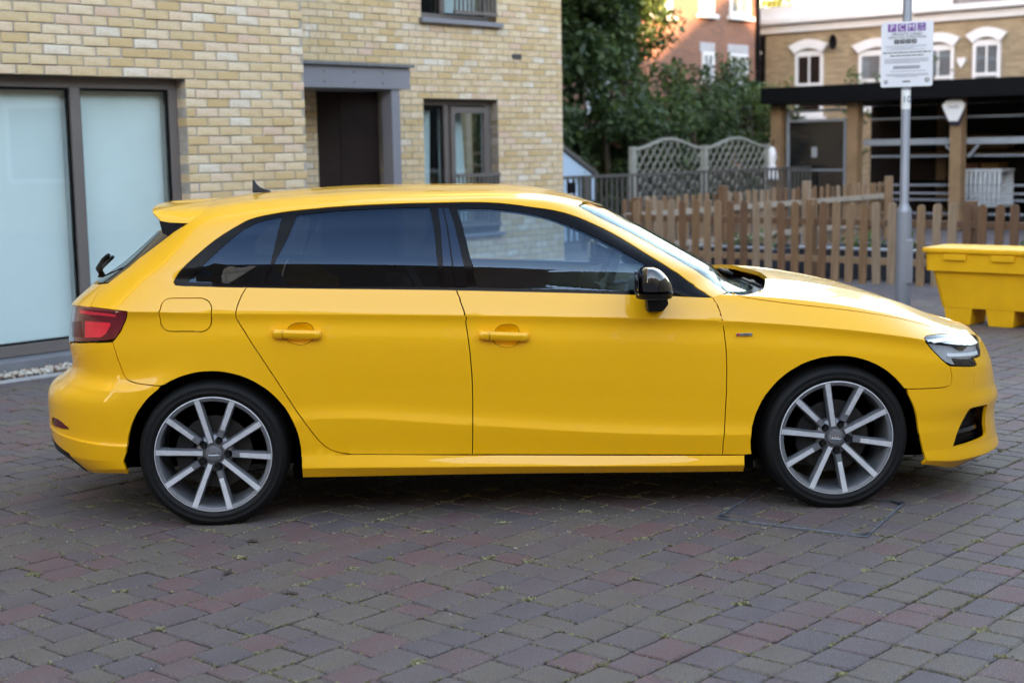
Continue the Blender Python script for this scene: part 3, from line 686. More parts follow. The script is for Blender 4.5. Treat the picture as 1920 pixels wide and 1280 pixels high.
for k, (a0, a1) in enumerate(((20.10, 22.12), (22.24, 24.26))):
    T = Thing('trellis_panel', (a0 + a1) / 2, 14.8, ('left wavy-topped lattice trellis panel, fully in view above the railing', 'right wavy-topped lattice trellis panel, partly overgrown by leaves')[k], 'trellis', 'trellis panels')
    wv = lambda a: 1.49 + .165 * (.5 - .5 * math.cos(2 * math.pi * min(1, max(0, (a - a0) / (a1 - a0)))))
    T.part('post', M_TREL, (a0 - .10, a0 - .01, 14.76, 14.84, 0, 1.53), bevel=.005)
    if k: T.part('post', M_TREL, (a1 + .01, a1 + .10, 14.76, 14.84, 0, 1.53), bevel=.005)
    m = MB(); n = 24
    for i in range(n):
        x0, x1 = a0 + (a1 - a0) * i / n, a0 + (a1 - a0) * (i + 1) / n; m.bar(T.L(x0, 14.8, wv(x0)), T.L(x1, 14.8, wv(x1)), .05, .045)
    m.build('curved_rail', M_TREL, T.o)
    T.part('bottom_rail', M_TREL, (a0, a1, 14.775, 14.825, .30, .345)); T.part('frame_side', M_TREL, (a0, a0 + .04, 14.778, 14.822, .345, 1.46), (a1 - .04, a1, 14.778, 14.822, .345, 1.46))
    for sg in (1, -1):
        c = -1.2
        while c < 3.4:
            # walk the diagonal and keep the part inside the panel
            ins = []
            for i in range(81):
                t = i / 80 * 1.7; a = a0 + c + (t * .85 if sg > 0 else (1.45 - t * .85)); z = .345 + t * .85 * 1.15
                if a0 + .02 <= a <= a1 - .02 and z <= wv(a) - .012 and z >= .345: ins.append((a, z))
            if len(ins) > 4: MB().bar(T.L(ins[0][0], 14.8 + sg * .007, ins[0][1]), T.L(ins[-1][0], 14.8 + sg * .007, ins[-1][1]), .012, .026, (0, 1, 0)).build('lattice_slat', M_TREL, T.o)
            c += .205
st = Thing('stair_panel', 18.6, 15.4, 'pale blue sloping stair side panel at the corner of the brick building', 'stair')
M_BLUE = plain('pale_blue_panel', (.42, .58, .75), .45, 0, .04)
m = MB(); m.prism([(17.0, 0), (19.75, 0), (19.75, 1.05), (17.0, 2.45)], 15.37, 15.43, lambda p, q_, r: st.L(p, r, q_)); m.build('side_panel', M_BLUE, st.o)
MB().bar(st.L(16.95, 15.36, 2.55), st.L(19.8, 15.36, 1.08), .06, .07).build('handrail', M_RAIL, st.o)
for i in range(8): st.part('tread', M_RAIL, (17.1 + i * .3, 17.4 + i * .3, 15.435, 16.3, 1.45 - i * .19, 1.49 - i * .19))

# ------------------------------------------------------------------ shelter
sh = Thing('timber_shelter', 26.3, 11.4, 'open timber shelter with deep black flat roof behind the picket fences', 'shelter')
sh.part('roof', M_BLACK, (24.15, 28.6, 6.0, 14.86, 2.26, 2.565), bevel=.01)
sh.part('back_wall', plain('dark_boarding', (.020, .016, .014), .85, 0, .3, 3), (28.4, 28.5, 6.0, 14.8, 0, 2.255))
for b in (13.10, 11.12, 14.68, 8.9, 6.3): sh.part('post', M_POSTWOOD, (24.40, 24.62, b - .105, b + .105, 0, 2.255), bevel=.008)
for b in (13.10, 11.12): sh.part('post', M_POSTWOOD, (28.1, 28.3, b - .1, b + .1, 0, 2.255))
M_GALV = plain('light_galvanised', (.34, .37, .42), .5, .4, .1)
sh.part('cross_rail', M_GALV, (24.66, 24.72, 6.3, 13.0, 1.47, 1.58))
m = MB()
for d in (-1, 1): m.bar(sh.L(24.69, 11.12 + d * .11, 1.25), sh.L(24.69, 11.12 + d * .30, 1.46), .04)
m.build('knee_brace', M_GALV, sh.o)
for z in (1.94, 1.27, .76, .50, .26):      # slotted rails
    m = MB(); b = 6.4
    while b < 12.9:
        sh.box(m, 24.75, 24.77, b, b + .045, z - .02, z + .02); b += .07
    tag(m.build('slotted_rail', M_GALV, sh.o), kind='stuff')
sh.part('slotted_backing', M_GALV, (24.772, 24.778, 6.4, 12.9, .745, .752), (24.772, 24.778, 6.4, 12.9, .49, .496), (24.772, 24.778, 6.4, 12.9, .60, .63))
g = sh.part('gate_frame', M_GALV, (24.50, 24.54, 13.26, 13.31, .02, 1.98), (24.50, 24.54, 14.44, 14.50, .02, 2.15), (24.50, 24.54, 13.31, 14.44, 1.92, 1.97), (24.50, 24.54, 13.31, 14.44, 1.02, 1.05), (24.50, 24.54, 13.22, 14.5, 2.10, 2.15))
q = NT('fine_mesh'); q.set(Roughness=.6); q.p.inputs['Base Color'].default_value = (.012, .013, .015, 1); q.set(Specular_IOR_Level=.1); q.p.inputs['Alpha'].default_value = .7
sh.part('gate_mesh', q.m, (24.515, 24.525, 13.31, 14.44, .05, 1.92), parent=g)
sh.part('notice', plain('grey_notice', (.30, .31, .33), .6), (24.505, 24.512, 13.86, 13.97, 1.27, 1.46), parent=g)
for z in (.35, .7, 1.25): sh.part('shelf_board', M_POSTWOOD if z > 1 else M_BLACK, (27.6, 28.3, 7, 13.6, z, z + .05))
for b, wd, z, c, lb in ((12.4, .5, .75, (.25, .10, .06), 'small red brown box on the lower shelf inside the shelter, behind the sign pole'), (11.9, .35, .75, (.32, .16, .05), 'narrow orange brown box on the lower shelf inside the shelter'),
        (10.2, .9, 1.3, (.30, .15, .06), 'long orange brown box on the upper shelf right of the sign pole'), (9.2, .5, .75, (.16, .09, .05), 'dark brown box on the lower shelf at the right end of the shelter'), (12.0, .8, 1.3, (.22, .12, .06), 'brown box on the upper shelf inside the shelter, left of the sign pole')):
    T = Thing('storage_box', 27.9, b, lb, 'box', 'boxes stored in the shelter')
    T.part('body', plain('box_brown', c, .8, 0, .2), (27.7, 28.1, b - wd / 2, b + wd / 2, z + .052, z + .30), bevel=.01); T.part('lid', plain('lid_brown', tuple(x * .8 for x in c), .8), (27.68, 28.12, b - wd / 2 - .02, b + wd / 2 + .02, z + .301, z + .34), bevel=.006)
ab = Thing('alarm_box', 24.36, 11.12, 'white shield-shaped alarm box with dark blue base on a shelter post', 'alarm box')
m = MB(); m.prism([(.13, .20), (-.13, .20), (-.205, .13), (-.19, .06), (-.075, -.16), (.075, -.16), (.19, .06), (.205, .13)], 24.30, 24.345, lambda p, q_, r: ab.L(r, 11.12 + p, 2.02 + q_)); m.build('cover', M_WHITE, ab.o, bevel=.008)
m = MB(); m.prism([(.15, .10), (-.17, .06), (-.16, -.02), (-.085, -.215), (.075, -.215)], 24.346, 24.395, lambda p, q_, r: ab.L(r, 11.12 + p, 2.02 + q_)); m.build('base', plain('navy_plastic', (.01, .012, .06), .35), ab.o)
def face_a(T, a, b, z):       # lettering frame for a face looking towards smaller a (right is -b)
    X = Vector((0, -1, 0)); Y = Vector((0, 0, 1)); Z = X.cross(Y); Mx = Matrix.Identity(4)
    for i in range(3): Mx[i][0], Mx[i][1], Mx[i][2] = X[i], Y[i], Z[i]
    Mx.translation = T.L(a, b, z); return Mx
text_mesh('lettering', 'PAIN', .085, plain('grey_print', (.12, .14, .22), .6), ab.o, face_a(ab, 24.2985, 11.12, 2.10))
M_CRATE = plain('white_plastic', (.52, .56, .60), .5, 0, .08)
cr_t = Thing('white_crate', 25.3, 10.95, 'white barred plastic crate standing behind the shelter post', 'crate')
for i in range(9): cr_t.part('bar', M_CRATE, (25.0, 25.03, 10.55 + i * .085, 10.60 + i * .085, .42, .98))
cr_t.part('rim', M_CRATE, (24.99, 25.55, 10.52, 11.30, .985, 1.03), bevel=.006); cr_t.part('base', M_CRATE, (24.99, 25.55, 10.52, 11.30, .37, .415), bevel=.006); cr_t.part('back', M_CRATE, (25.5, 25.54, 10.54, 11.28, .416, .984)); cr_t.part('stand', M_BLACK, (25.02, 25.5, 10.56, 11.26, 0, .368))
cl = Thing('white_cloth', 24.35, 14.72, 'white cloth hanging in folds at the left shelter post', 'cloth')
m = MB(); n = 18; pf = [(.02, .62), (.07, .56), (.08, .40), (.045, .30), (.06, .27), (.12, .05), (.13, 0), (.11, .002), (.0, .06)]
for (rr, z) in pf:
    for i in range(n):
        an = 6.283 * i / n; k = 1 + .35 * math.sin(i * 2.4 + z * 9) * min(1, (.62 - z) * 3); m.v.append((rr * k * math.cos(an), rr * k * math.sin(an), .86 + z))
for j in range(len(pf) - 1):
    for i in range(n): m.f.append((j * n + i, j * n + (i + 1) % n, (j + 1) * n + (i + 1) % n, (j + 1) * n + i))
m.build('folds', plain('white_fabric', (.75, .75, .78), .9), cl.o, smooth='all'); MB().tube([cl.L(24.35, 14.72, 1.47), cl.L(24.39, 14.70, 1.60)], .01).build('tie', M_BLACK, cl.o)
# raised beds and things behind the fence
M_NAVY = plain('blue_black_boards', (.018, .024, .036), .6, 0, .2, 4)
for i, (a0, a1, b0, b1, h) in enumerate(((15.3, 16.5, 7.0, 8.9, .32), (15.2, 16.2, 9.2, 10.3, .30), (15.4, 16.6, 4.9, 6.5, .34))):
    T = Thing('raised_bed', (a0 + a1) / 2, (b0 + b1) / 2, ('blue black raised bed behind the fence, seen left of the sign pole', 'blue black raised bed behind the fence near its far corner', 'blue black raised bed behind the fence and the yellow bin')[i], 'raised bed', 'raised beds behind the fence')
    T.part('side_board', M_NAVY, (a0, a0 + .04, b0, b1, 0, h), (a1 - .04, a1, b0, b1, 0, h), (a0 + .04, a1 - .04, b0, b0 + .04, 0, h), (a0 + .04, a1 - .04, b1 - .04, b1, 0, h)); T.part('top_edge', M_GALV, (a0 - .02, a0 + .06, b0, b1, h + .002, h + .03))
    T.part('soil', M_BARK, (a0 + .042, a1 - .042, b0 + .042, b1 - .042, .02, h - .05))
    foliage('leaves', [(T.L(random.uniform(a0 + .2, a1 - .2), random.uniform(b0 + .2, b1 - .2), h + .04), .16) for _ in range(7)], M_LEAF2, T.o, .04, 90)

# ------------------------------------------------------------------ sign pole
sp0 = Vector((3.62, 13.60, 0))
pole = empty('sign_pole', sp0, 0, 'grey steel lamp column with thicker base in front of the picket fence', 'pole')
M_POLE = plain('grey_painted_steel', (.23, .25, .29), .4, .25, .06, 3)
MB().lathe([(0, 0), (.07, 0), (.07, .90), (.068, .925), (.048, .965), (.041, .985), (.0405, 5.2), (0, 5.2)], 28, 'z').build('column', M_POLE, pole, smooth=True)
MB().box(-.005, .072, -.0725, -.04, .25, .66).build('access_door', M_POLE, pole, bevel=.012)
m = MB(); m.lathe([(.0415, 1.84), (.0415, 2.01)], 28, 'z'); m.build('sticker', plain('white_sticker', (.72, .74, .74), .5), pole, smooth='all')
Mx = Matrix.Rotation(math.pi / 2, 4, 'X'); Mx.translation = (-.004, -.0435, 1.925); text_mesh('lettering', '10', .085, plain('blue_grey_print', (.06, .09, .16), .6), pole, Mx)
sg = empty('parking_sign', sp0 + Vector((-.012, -.052, 2.04)), -.50, 'white private land parking sign with purple letter blocks on the grey pole', 'sign')
SW, SHh = .465, .578
M_SIGN = plain('sign_white', (.66, .68, .74), .35, 0, .02)
m = MB(); rr = .02; pts = []
for cx_, cz_, a0 in ((SW / 2 - rr, rr, -90), (SW / 2 - rr, SHh - rr, 0), (-SW / 2 + rr, SHh - rr, 90), (-SW / 2 + rr, rr, 180)):
    for i in range(5): an = math.radians(a0 + 22.5 * i); pts.append((cx_ + rr * math.cos(an), cz_ + rr * math.sin(an)))
m.prism(pts, -.004, 0, lambda p, q_, r: (p, r, q_)); m.build('board', M_SIGN, sg)
M_PURP = plain('purple_print', (.16, .055, .27), .5); M_INK = plain('black_print', (.012, .012, .015), .5); M_GINK = plain('grey_print_lines', (.30, .31, .36), .6)
def sbar(x0, x1, z0, z1, mat, name='print_line'): MB().box(x0, x1, -.0052, -.0041, z0, z1).build(name, mat, sg)
def stext(t, x, z, s, mat):
    Mx = Matrix.Rotation(math.pi / 2, 4, 'X'); Mx.translation = (x, -.0058, z); text_mesh('lettering', t, s, mat, sg, Mx, ext=.0004)
for i, ch in enumerate('PCM'):
    x = -.135 + i * .088; sbar(x - .038, x + .038, .490, .560, M_PURP, 'letter_block'); stext(ch, x, .525, .075, M_SIGN)
sbar(.091, .165, .490, .560, M_PURP, 'letter_block'); stext('UK', .128, .543, .030, M_SIGN); stext('LTD', .128, .508, .030, M_SIGN)
stext('PRIVATE LAND', 0, .465, .040, M_INK); stext('TERMS AND CONDITIONS', 0, .437, .029, M_INK)
for i in range(4): sbar(-.115 + i * .052, -.070 + i * .052, .382, .420, M_INK, 'symbol_block')
for i, t in enumerate(('P', 'X', 'A', '24')): stext(t, -.092 + i * .052, .401, .030, M_SIGN)
for z, x0, x1 in ((.362, -.20, .18), (.350, -.19, .17), (.338, -.14, .06), (.327, -.19, .16)): sbar(x0, x1, z, z + .005, M_GINK)
for z, x0, x1 in ((.300, -.215, .215), (.272, -.15, .15)):
    k = x0
    while k < x1: L = random.uniform(.02, .05); sbar(k, min(k + L, x1), z, z + .010, M_INK); k += L + .007
for z, x0, x1 in ((.245, -.2, .2), (.233, -.2, .19), (.221, -.2, .2), (.209, -.2, .12), (.172, -.12, .12), (.158, -.13, .11), (.135, -.15, .17), (.108, -.19, .19), (.097, -.18, .2), (.086, -.1, .1)): sbar(x0, x1, z, z + .006, M_GINK)
for z in (.176, .160): sbar(-.12, .12, z, z + .011, M_GINK)
sbar(-.035, .035, .040, .052, M_INK); MB().lathe([(.014, -.0052), (.021, -.0052)], 24, c=(.185, 0, .055)).build('round_emblem', M_INK, sg, fix=False); sbar(.172, .198, .052, .058, M_INK); MB().lathe([(.0, -.0052), (.020, -.0052)], 24, c=(-.185, 0, .045)).build('round_emblem', M_GINK, sg, fix=False)

# ------------------------------------------------------------------ yellow tub
tb = Thing('yellow_bin', 12.25, 4.75, 'large yellow plastic bin on feet beside the nose of the car', 'bin')
q = NT('yellow_polyethylene'); q.l(q.ramp(q.noise(5, 5), [(.3, (.78, .38, .010)), (.7, (.90, .45, .012))]), q.p.inputs['Base Color']); q.set(Roughness=.6, Specular_IOR_Level=.3); q.bump(q.noise(90, 3), .12, .003); M_TUB = q.m
B0, B1, A0, A1 = 3.95, 5.66, 11.80, 12.30            # rim extents
def ring(a0, a1, b0, b1, z, r=.06, n=5):
    o_ = []
    for ca, cb, s0 in ((a1 - r, b1 - r, 0), (a0 + r, b1 - r, 90), (a0 + r, b0 + r, 180), (a1 - r, b0 + r, 270)):
        for i in range(n + 1): an = math.radians(s0 + 90 * i / n); o_.append(tb.L(ca + r * math.cos(an), cb + r * math.sin(an), z))
    return o_
def loft(rings, mat, name, caps=(True, False)):
    m = MB(); n = len(rings[0]); m.v = [tuple(p) for r in rings for p in r]
    for j in range(len(rings) - 1):
        for i in range(n): m.f.append((j * n + i, j * n + (i + 1) % n, (j + 1) * n + (i + 1) % n, (j + 1) * n + i))
    if caps[0]: m.f.append(tuple(range(n))[::-1])
    if caps[1]: m.f.append(tuple((len(rings) - 1) * n + i for i in range(n)))
    return m.build(name, mat, tb.o, smooth=True, fix=False)
e = .0
loft([ring(A0 + .075, A1 - .075, B0 + .14, B1 - .14, .145), ring(A0 + .055, A1 - .055, B0 + .06, B1 - .06, .455), ring(A0 + .018, A1 - .018, B0 + .018, B1 - .018, .458), ring(A0 + .012, A1 - .012, B0 + .012, B1 - .012, .605),
      ring(A0 - .008, A1 + .008, B0 - .008, B1 + .008, .615), ring(A0 - .012, A1 + .012, B0 - .012, B1 + .012, .635), ring(A0 - .004, A1 + .004, B0 - .004, B1 + .004, .652), ring(A0 + .02, A1 - .02, B0 + .02, B1 - .02, .655), ring(A0 + .05, A1 - .05, B0 + .05, B1 - .05, .646)], M_TUB, 'body', (True, True))
for k in range(4):
    bc = B1 - .30 - k * .37
    for aa in (A0 + .078,):
        m = MB(); h0 = .147; hw0, hw1 = .125, .105
        m.add([tb.L(aa + .012, bc - hw1, 0), tb.L(aa + .33, bc - hw1, 0), tb.L(aa + .33, bc + hw1, 0), tb.L(aa + .012, bc + hw1, 0), tb.L(aa, bc - hw0, h0), tb.L(aa + .34, bc - hw0, h0), tb.L(aa + .34, bc + hw0, h0), tb.L(aa, bc + hw0, h0)], [(3, 2, 1, 0), (4, 5, 6, 7), (0, 1, 5, 4), (1, 2, 6, 5), (2, 3, 7, 6), (3, 0, 4, 7)])
        m.build('foot', M_TUB, tb.o, bevel=.008)
for k in range(4):
    bc = B1 - .30 - k * .415; m = MB(); m.prism([(bc - .105, .606), (bc + .105, .606), (bc + .095, .552), (bc - .095, .552)], A0 - .006, A0 + .02, lambda p, q_, r: tb.L(r, p, q_)); m.build('moulded_grip', M_TUB, tb.o, bevel=.005)

# ---- car body surface: rows of control curves, wrapped round both ends ----
def _pchip(xs,ys,x):
    xs=np.asarray(xs,float); ys=np.asarray(ys,float); x=np.clip(x,xs[0],xs[-1])
    h=np.diff(xs); d=np.diff(ys)/h; m=np.zeros(len(xs))
    for i in range(1,len(xs)-1):
        if d[i-1]*d[i]>0:
            a=2*h[i]+h[i-1]; b=h[i]+2*h[i-1]; m[i]=(a+b)/(a/d[i-1]+b/d[i])
    m[0]=d[0]; m[-1]=d[-1]
    i=np.clip(np.searchsorted(xs,x)-1,0,len(h)-1)
    t=(x-xs[i])/h[i]; t2=t*t; t3=t2*t
    return (2*t3-3*t2+1)*ys[i]+(t3-2*t2+t)*h[i]*m[i]+(-2*t3+3*t2)*ys[i+1]+(t3-t2)*h[i]*m[i+1]
def tab(*p):
    xs=[a for a,b in p]; ys=[b for a,b in p]
    return lambda x:_pchip(xs,ys,np.asarray(x,float))
def bump(x,c,w): return np.exp(-((x-c)/w)**2)
ZB=tab((-2.15,.185),(-1.9,.187),(-1.69,.222),(-.96,.195),(-.2,.187),(.93,.167),(1.69,.160),(1.9,.128),(2.25,.128))
ZS=tab((-2.15,.285),(-1.69,.285),(-.95,.297),(-.24,.277),(.93,.245),(1.7,.235),(2.25,.215))
ZC=tab((-2.15,.385),(-1.69,.350),(-1.25,.43),(-.82,.45),(-.23,.405),(.48,.349),(.82,.335),(1.3,.33),(1.7,.315),(2.25,.30))
ZT=tab((-2.15,.905),(-1.9,.918),(-1.645,.916),(-1.19,.901),(-.26,.871),(.84,.823),(1.295,.782),(1.616,.736),(1.75,.708),(2.0,.665),(2.25,.64))
ZW=tab((-2.1,.985),(-1.85,1.005),(-1.6,1.028),(-1.45,1.027),(-1.18,1.012),(-.3,.979),(.46,.942),(.79,.921),(1.0,.905),(1.3,.868),(1.55,.818),(1.75,.765),(1.95,.712),(2.25,.675))
ZR=tab((-1.75,1.215),(-1.5,1.255),(-1.2,1.300),(-.9,1.324),(-.5,1.338),(-.15,1.338),(.1,1.322),(.3,1.290),(.5,1.262))
ZX=tab((-1.75,1.285),(-1.6,1.312),(-1.41,1.346),(-1.11,1.379),(-.66,1.399),(-.16,1.395),(.09,1.376),(.25,1.343),(.36,1.305),(.5,1.255))
W=tab((-2.15,.862),(-1.7,.878),(-1.3,.890),(-.8,.890),(0,.888),(.8,.886),(1.3,.890),(1.7,.878),(2.0,.852),(2.25,.83))
FF=lambda x: np.clip(bump(x,1.32,.42)+bump(x,-1.32,.42)+(np.abs(x)>1.32),0,1)  # 0 at doors, 1 at wings
XF=tab((.10,2.08),(.135,2.17),(.165,2.275),(.20,2.275),(.24,2.245),(.33,2.248),(.40,2.262),(.45,2.245),(.54,2.228),(.62,2.192),(.68,2.145),(.75,2.07))   # nose
XR=tab((.17,-1.985),(.22,-2.04),(.30,-2.145),(.42,-2.155),(.55,-2.145),(.575,-2.12),(.62,-2.035),(.75,-2.04),(.88,-2.025),(.93,-2.01),(.97,-1.975),(1.01,-1.90),(1.12,-1.775),(1.22,-1.645),(1.30,-1.57))
XS=tab((.80,1.33),(.87,1.20),(.92,1.115),(1.02,.945),(1.16,.680),(1.25,.505),(1.30,.41))   # windscreen centreline
TK=np.array([0,.045,.10,.20,.235,.30,.38,.46,.58,.66,.69,.80,.92,1.04,1.15,1.24,1.50,1.84])
CRE={1:1,2:1,3:1,10:1}
def rows(k,x,front=False):
    """y half-width and z of row k at length x (arrays)"""
    x=np.asarray(x,float); f=FF(x); w=W(x)
    zb,zs,zc,zt,zw=ZB(x),ZS(x),ZC(x),ZT(x),ZW(x)
    rear=np.clip((-1.35-x)/.35,0,1); rear=rear*rear*(3-2*rear)
    if k==0: return w-.030*(1-f)-.022*f, zb
    if k==1: return w+.003-.006*f, zb+.45*(zs-zb)
    if k==2: return w-.015*(1-f)-.004*f+.0*rear, zs
    if k==3: return w+.001+.002*rear, zc
    if k==4: return w-.0085*(1-f)-.001*f-.006*rear, zc+.038*(1-rear)+.008*rear
    if k in (5,6,7,8):
        a=(.20,.42,.60,.82)[k-5]; b=(.23,.385,.475,.74)[k-5]; fr=a*(1-rear)+b*rear
        z=(zc+.04)*(1-fr)+(zt-.03)*fr
        o=(-.0075,-.0015,.0022,.003)[k-5]; o2=(.003,.004,.004,.0025)[k-5]
        return w+o*(1-f)+o2*f-.026*rear*(k==7)-.026*rear*(k==8), z
    if k==9: return w-.0045-.019*rear, zt-.026
    if k==10: return w+.0012-.015*rear, zt
    yw=w-.036-.052*np.clip((x-.75)/.65,0,1.6)-.03*np.clip((-1.3-x)/.5,0,1)
    if k==11: return yw, zw
    if not front:
        zr=ZR(x); zx=ZX(x)
        def yg(z): d=z-zw; return yw-.17*d-.74*d*d
        if k==12: z=zw+.33*(zr-zw); return yg(z),z
        if k==13: z=zw+.68*(zr-zw); return yg(z),z
        if k==14: return yg(zr),zr
        if k==15: return yg(zr)*.895,zr+.46*(zx-zr)
        if k==16: return yg(zr)*.52,zr+.86*(zx-zr)
        return 0*x,zx
    zh=tab((.6,.985),(1.0,.962),(1.23,.944),(1.45,.908),(1.72,.838),(1.9,.765),(2.05,.708),(2.25,.665))(x)
    if k==12: return yw*.955, zw+.22*(zh-zw)
    if k==13: return yw*.885, zw+.42*(zh-zw)
    if k==14: return yw*.76, zw+.60*(zh-zw)+.002
    if k==15: return yw*.58, zw+.86*(zh-zw)+.002
    if k==16: return yw*.35, zw+.94*(zh-zw)
    return 0*x,zh
def ends(k,front):
    """corner start / end x at rear and front, superellipse exponents"""
    if k<=11 or front:
        kk=min(k,11)
        zf=rows(kk,np.array(2.12),True)[1]; xf=float(XF(zf))
        zr=rows(kk,np.array(-2.05))[1]; xr=float(XR(zr))
        if k<=11: a,b=-1.52,1.52
        if k>11: xf=float(XF(rows(min(k,11),np.array(2.12),True)[1])); a,b=-1.52,1.52
        if k<=11 and not front: pass
        xr0=-1.50 if k<=10 else -1.42
        nf=2.35; nr=2.75
        if front: return xr0,xr,1.50,xf,nr,nf
        if k<11: return xr0,xr,1.50,xf,nr,nf
    if k==11: return -1.42,float(XR(1.0)),.66,float(XS(.915)),2.7,2.7
    zr_=float(rows(min(k,14),np.array(-1.55))[1]); zf_=float(rows(min(k,14),np.array(.35))[1])
    if k>14: zr_=float(rows(14,np.array(-1.55))[1])
    g=(min(k,14)-11)/3
    return -1.42+.22*g, float(XR(zr_)), .66-.70*g, float(XS(zf_)) if k<=14 else .42, 2.7, 2.7
def grid_rows(s,front):
    """control points P[k] (K,n,3) for wrap parameter s in [-2,2]"""
    s=np.asarray(s,float); out=[]
    for k in range(18):
        a,xr,b,xf,nr,nf=ends(k,front)
        m=(a+b)/2; x=np.where(s<0,m+(m-a)*np.clip(s,-1,0),m+(b-m)*np.clip(s,0,1)); fac=np.ones_like(s)
        for sg,x0,x1,n in ((-1,a,xr,nr),(1,b,xf,nf)):
            q=np.clip(sg*s-1,0,1)*np.pi/2; c,sn=np.cos(q),np.sin(q)
            r=(np.abs(c)**n+np.abs(sn)**n)**(-1/n)
            x=np.where(sg*s>1,x0+(x1-x0)*r*sn,x); fac=np.where(sg*s>1,r*c,fac)
        y,z=rows(k,x,front); out.append(np.stack([x,-y*np.maximum(fac,0),z],-1))
    return np.stack(out)
_GR={}
def fast_rows(s,front):
    if front not in _GR: _GR[front]=grid_rows(np.linspace(-2,2,8001),front)
    u=(np.clip(s,-2,2)+2)*2000; i=np.minimum(u.astype(int),7999); w=(u-i)[None,:,None]; g=_GR[front]
    return g[:,i]*(1-w)+g[:,i+1]*w
def S(s,t,front=False):
    """surface point for arrays s,t -> (n,3); right side of the car, y<0"""
    s=np.atleast_1d(np.asarray(s,float)); t=np.atleast_1d(np.asarray(t,float))
    P=fast_rows(s,front); n=np.arange(len(s))
    k=np.clip(np.searchsorted(TK,t,side='right')-1,0,len(TK)-2)
    h=TK[k+1]-TK[k]; u=((t-TK[k])/h)[:,None]
    def tan(j,side):
        jm=np.clip(j-1,0,17); jp=np.clip(j+1,0,17)
        dl=(P[j,n]-P[jm,n])/np.maximum(TK[j]-TK[jm],1e-9)[:,None]; dr=(P[jp,n]-P[j,n])/np.maximum(TK[jp]-TK[j],1e-9)[:,None]
        hl=(TK[j]-TK[jm])[:,None]; hr=(TK[jp]-TK[j])[:,None]
        c=(dl*hr+dr*hl)/np.maximum(hl+hr,1e-9)
        e=(j==0)[:,None]; c=np.where(e,dr,c); e=(j==17)[:,None]
        flat=dl*np.array([0,1,0]); c=np.where(e,flat,c)   # level at the centre line
        cr=np.isin(j,list(CRE))*.88+(j==6)*.75*np.clip((-s-.85)/.25,0,1); cr=cr[:,None]
        return cr*(dr if side>0 else dl)+(1-cr)*c
    p0=P[k,n]; p1=P[k+1,n]; m0=tan(k,1)*h[:,None]; m1=tan(k+1,-1)*h[:,None]
    u2=u*u; u3=u2*u
    return (2*u3-3*u2+1)*p0+(u3-2*u2+u)*m0+(-2*u3+3*u2)*p1+(u3-u2)*m1
def N(s,t,front=False,e=2e-3):
    s=np.atleast_1d(np.asarray(s,float)); t=np.atleast_1d(np.asarray(t,float))
    ds=S(np.minimum(s+e,2),t,front)-S(np.maximum(s-e,-2),t,front)
    dt=S(s,np.minimum(t+e,TK[-1]),front)-S(s,np.maximum(t-e,0),front)
    n=np.cross(ds,dt); n/=np.maximum(np.linalg.norm(n,axis=1),1e-12)[:,None]
    return n

# ------------------------------------------------------------------ car: panels cut from one body surface
CARP = (.0212, 7.0344, 0); CARR = .04333
car = empty('car', CARP, CARR, 'bright yellow five-door hatchback parked side-on across the yard', 'car')
q = NT('yellow_car_paint')
q.p.inputs['Base Color'].default_value = (.66, .36, .010, 1)
q.set(Roughness=.42, Specular_IOR_Level=.2, Coat_Weight=.75, Coat_Roughness=.012, Coat_IOR=1.47)
fl = q.noise(900, 2, .5); q.l(q.ramp(fl, [(.3, (.86, .405, .007)), (.7, (.90, .425, .009))]), q.p.inputs['Base Color'])
M_PAINT = q.m
M_TRIM = plain('satin_black_trim', (.002, .002, .003), .12, 0, .1, Specular_IOR_Level=.10)
M_GLOSS = plain('gloss_black', (.004, .004, .006), .03, 0, .0, Coat_Weight=1.0, Coat_Roughness=.0)
M_PLAS = plain('matt_black_plastic', (.006, .006, .007), .5, 0, .15, 30, .1, Specular_IOR_Level=.3)
M_RUB = plain('tyre_rubber', (.0055, .0055, .006), .62, 0, .25, 25, .12, Specular_IOR_Level=.22)
M_LINER = plain('wheel_arch_felt', (.002, .002, .002), .95, Specular_IOR_Level=.0)
M_TINT = glass('privacy_glass', (.14, .16, .19), .72, 0., (.36, .62, 1.))  # blue of the reflected sky is put into the gloss colour
M_RGLASS = plain('rear_glass', (.003, .003, .004), .02, 0, 0)
M_CLEAR = glass('side_glass', (.66, .76, .77), 1.15, 0., (.45, .70, 1.))  # gloss colour tinted blue to stand in for reflected sky
M_SCREEN = glass('windscreen_glass', (.60, .72, .70), .8, 0., (.8, .95, 1.))
M_LENS = glass('headlight_lens', (.93, .95, .96), 1.1)
M_CHROME = plain('bright_chrome', (.72, .73, .75), .12, 1., .03)
M_SILVER = plain('reflector_silver', (.52, .54, .57), .25, .35, .25, 22)
M_DARKIN = plain('dark_interior', (.010, .010, .011), .8, 0, .2, 12)
M_SEAT = plain('charcoal_seat', (.020, .020, .022), .85, 0, .2, 30)
M_REDL = plain('red_lens', (.16, .004, .010), .12, 0, .1, Coat_Weight=1., Coat_Roughness=.0)
M_REDB = plain('bright_red_lens', (.95, .025, .045), .10, 0, .15, 14, Coat_Weight=1., Coat_Roughness=.0)
M_DRED = plain('dark_red_lens', (.12, .005, .008), .15, 0, .1)
def lerp(a, b, t): return a + (b - a) * t
TS = .9; SS = 1.3                                # metric scale of (s, t) for the triangulation
TMAX = float(TK[-1])
S_GRID = np.unique(np.concatenate([np.linspace(-2, -1, 56), np.linspace(-1, 1, 66), np.linspace(1, 2, 60)]))
T_GRID = np.unique(np.concatenate([np.arange(0, 1.26, .0125), np.arange(1.26, TMAX + .001, .035), [TMAX]] + [np.array([c - .005, c - .0015, c + .0015, c + .005]) for c in (.045, .10, .20, .69)]))
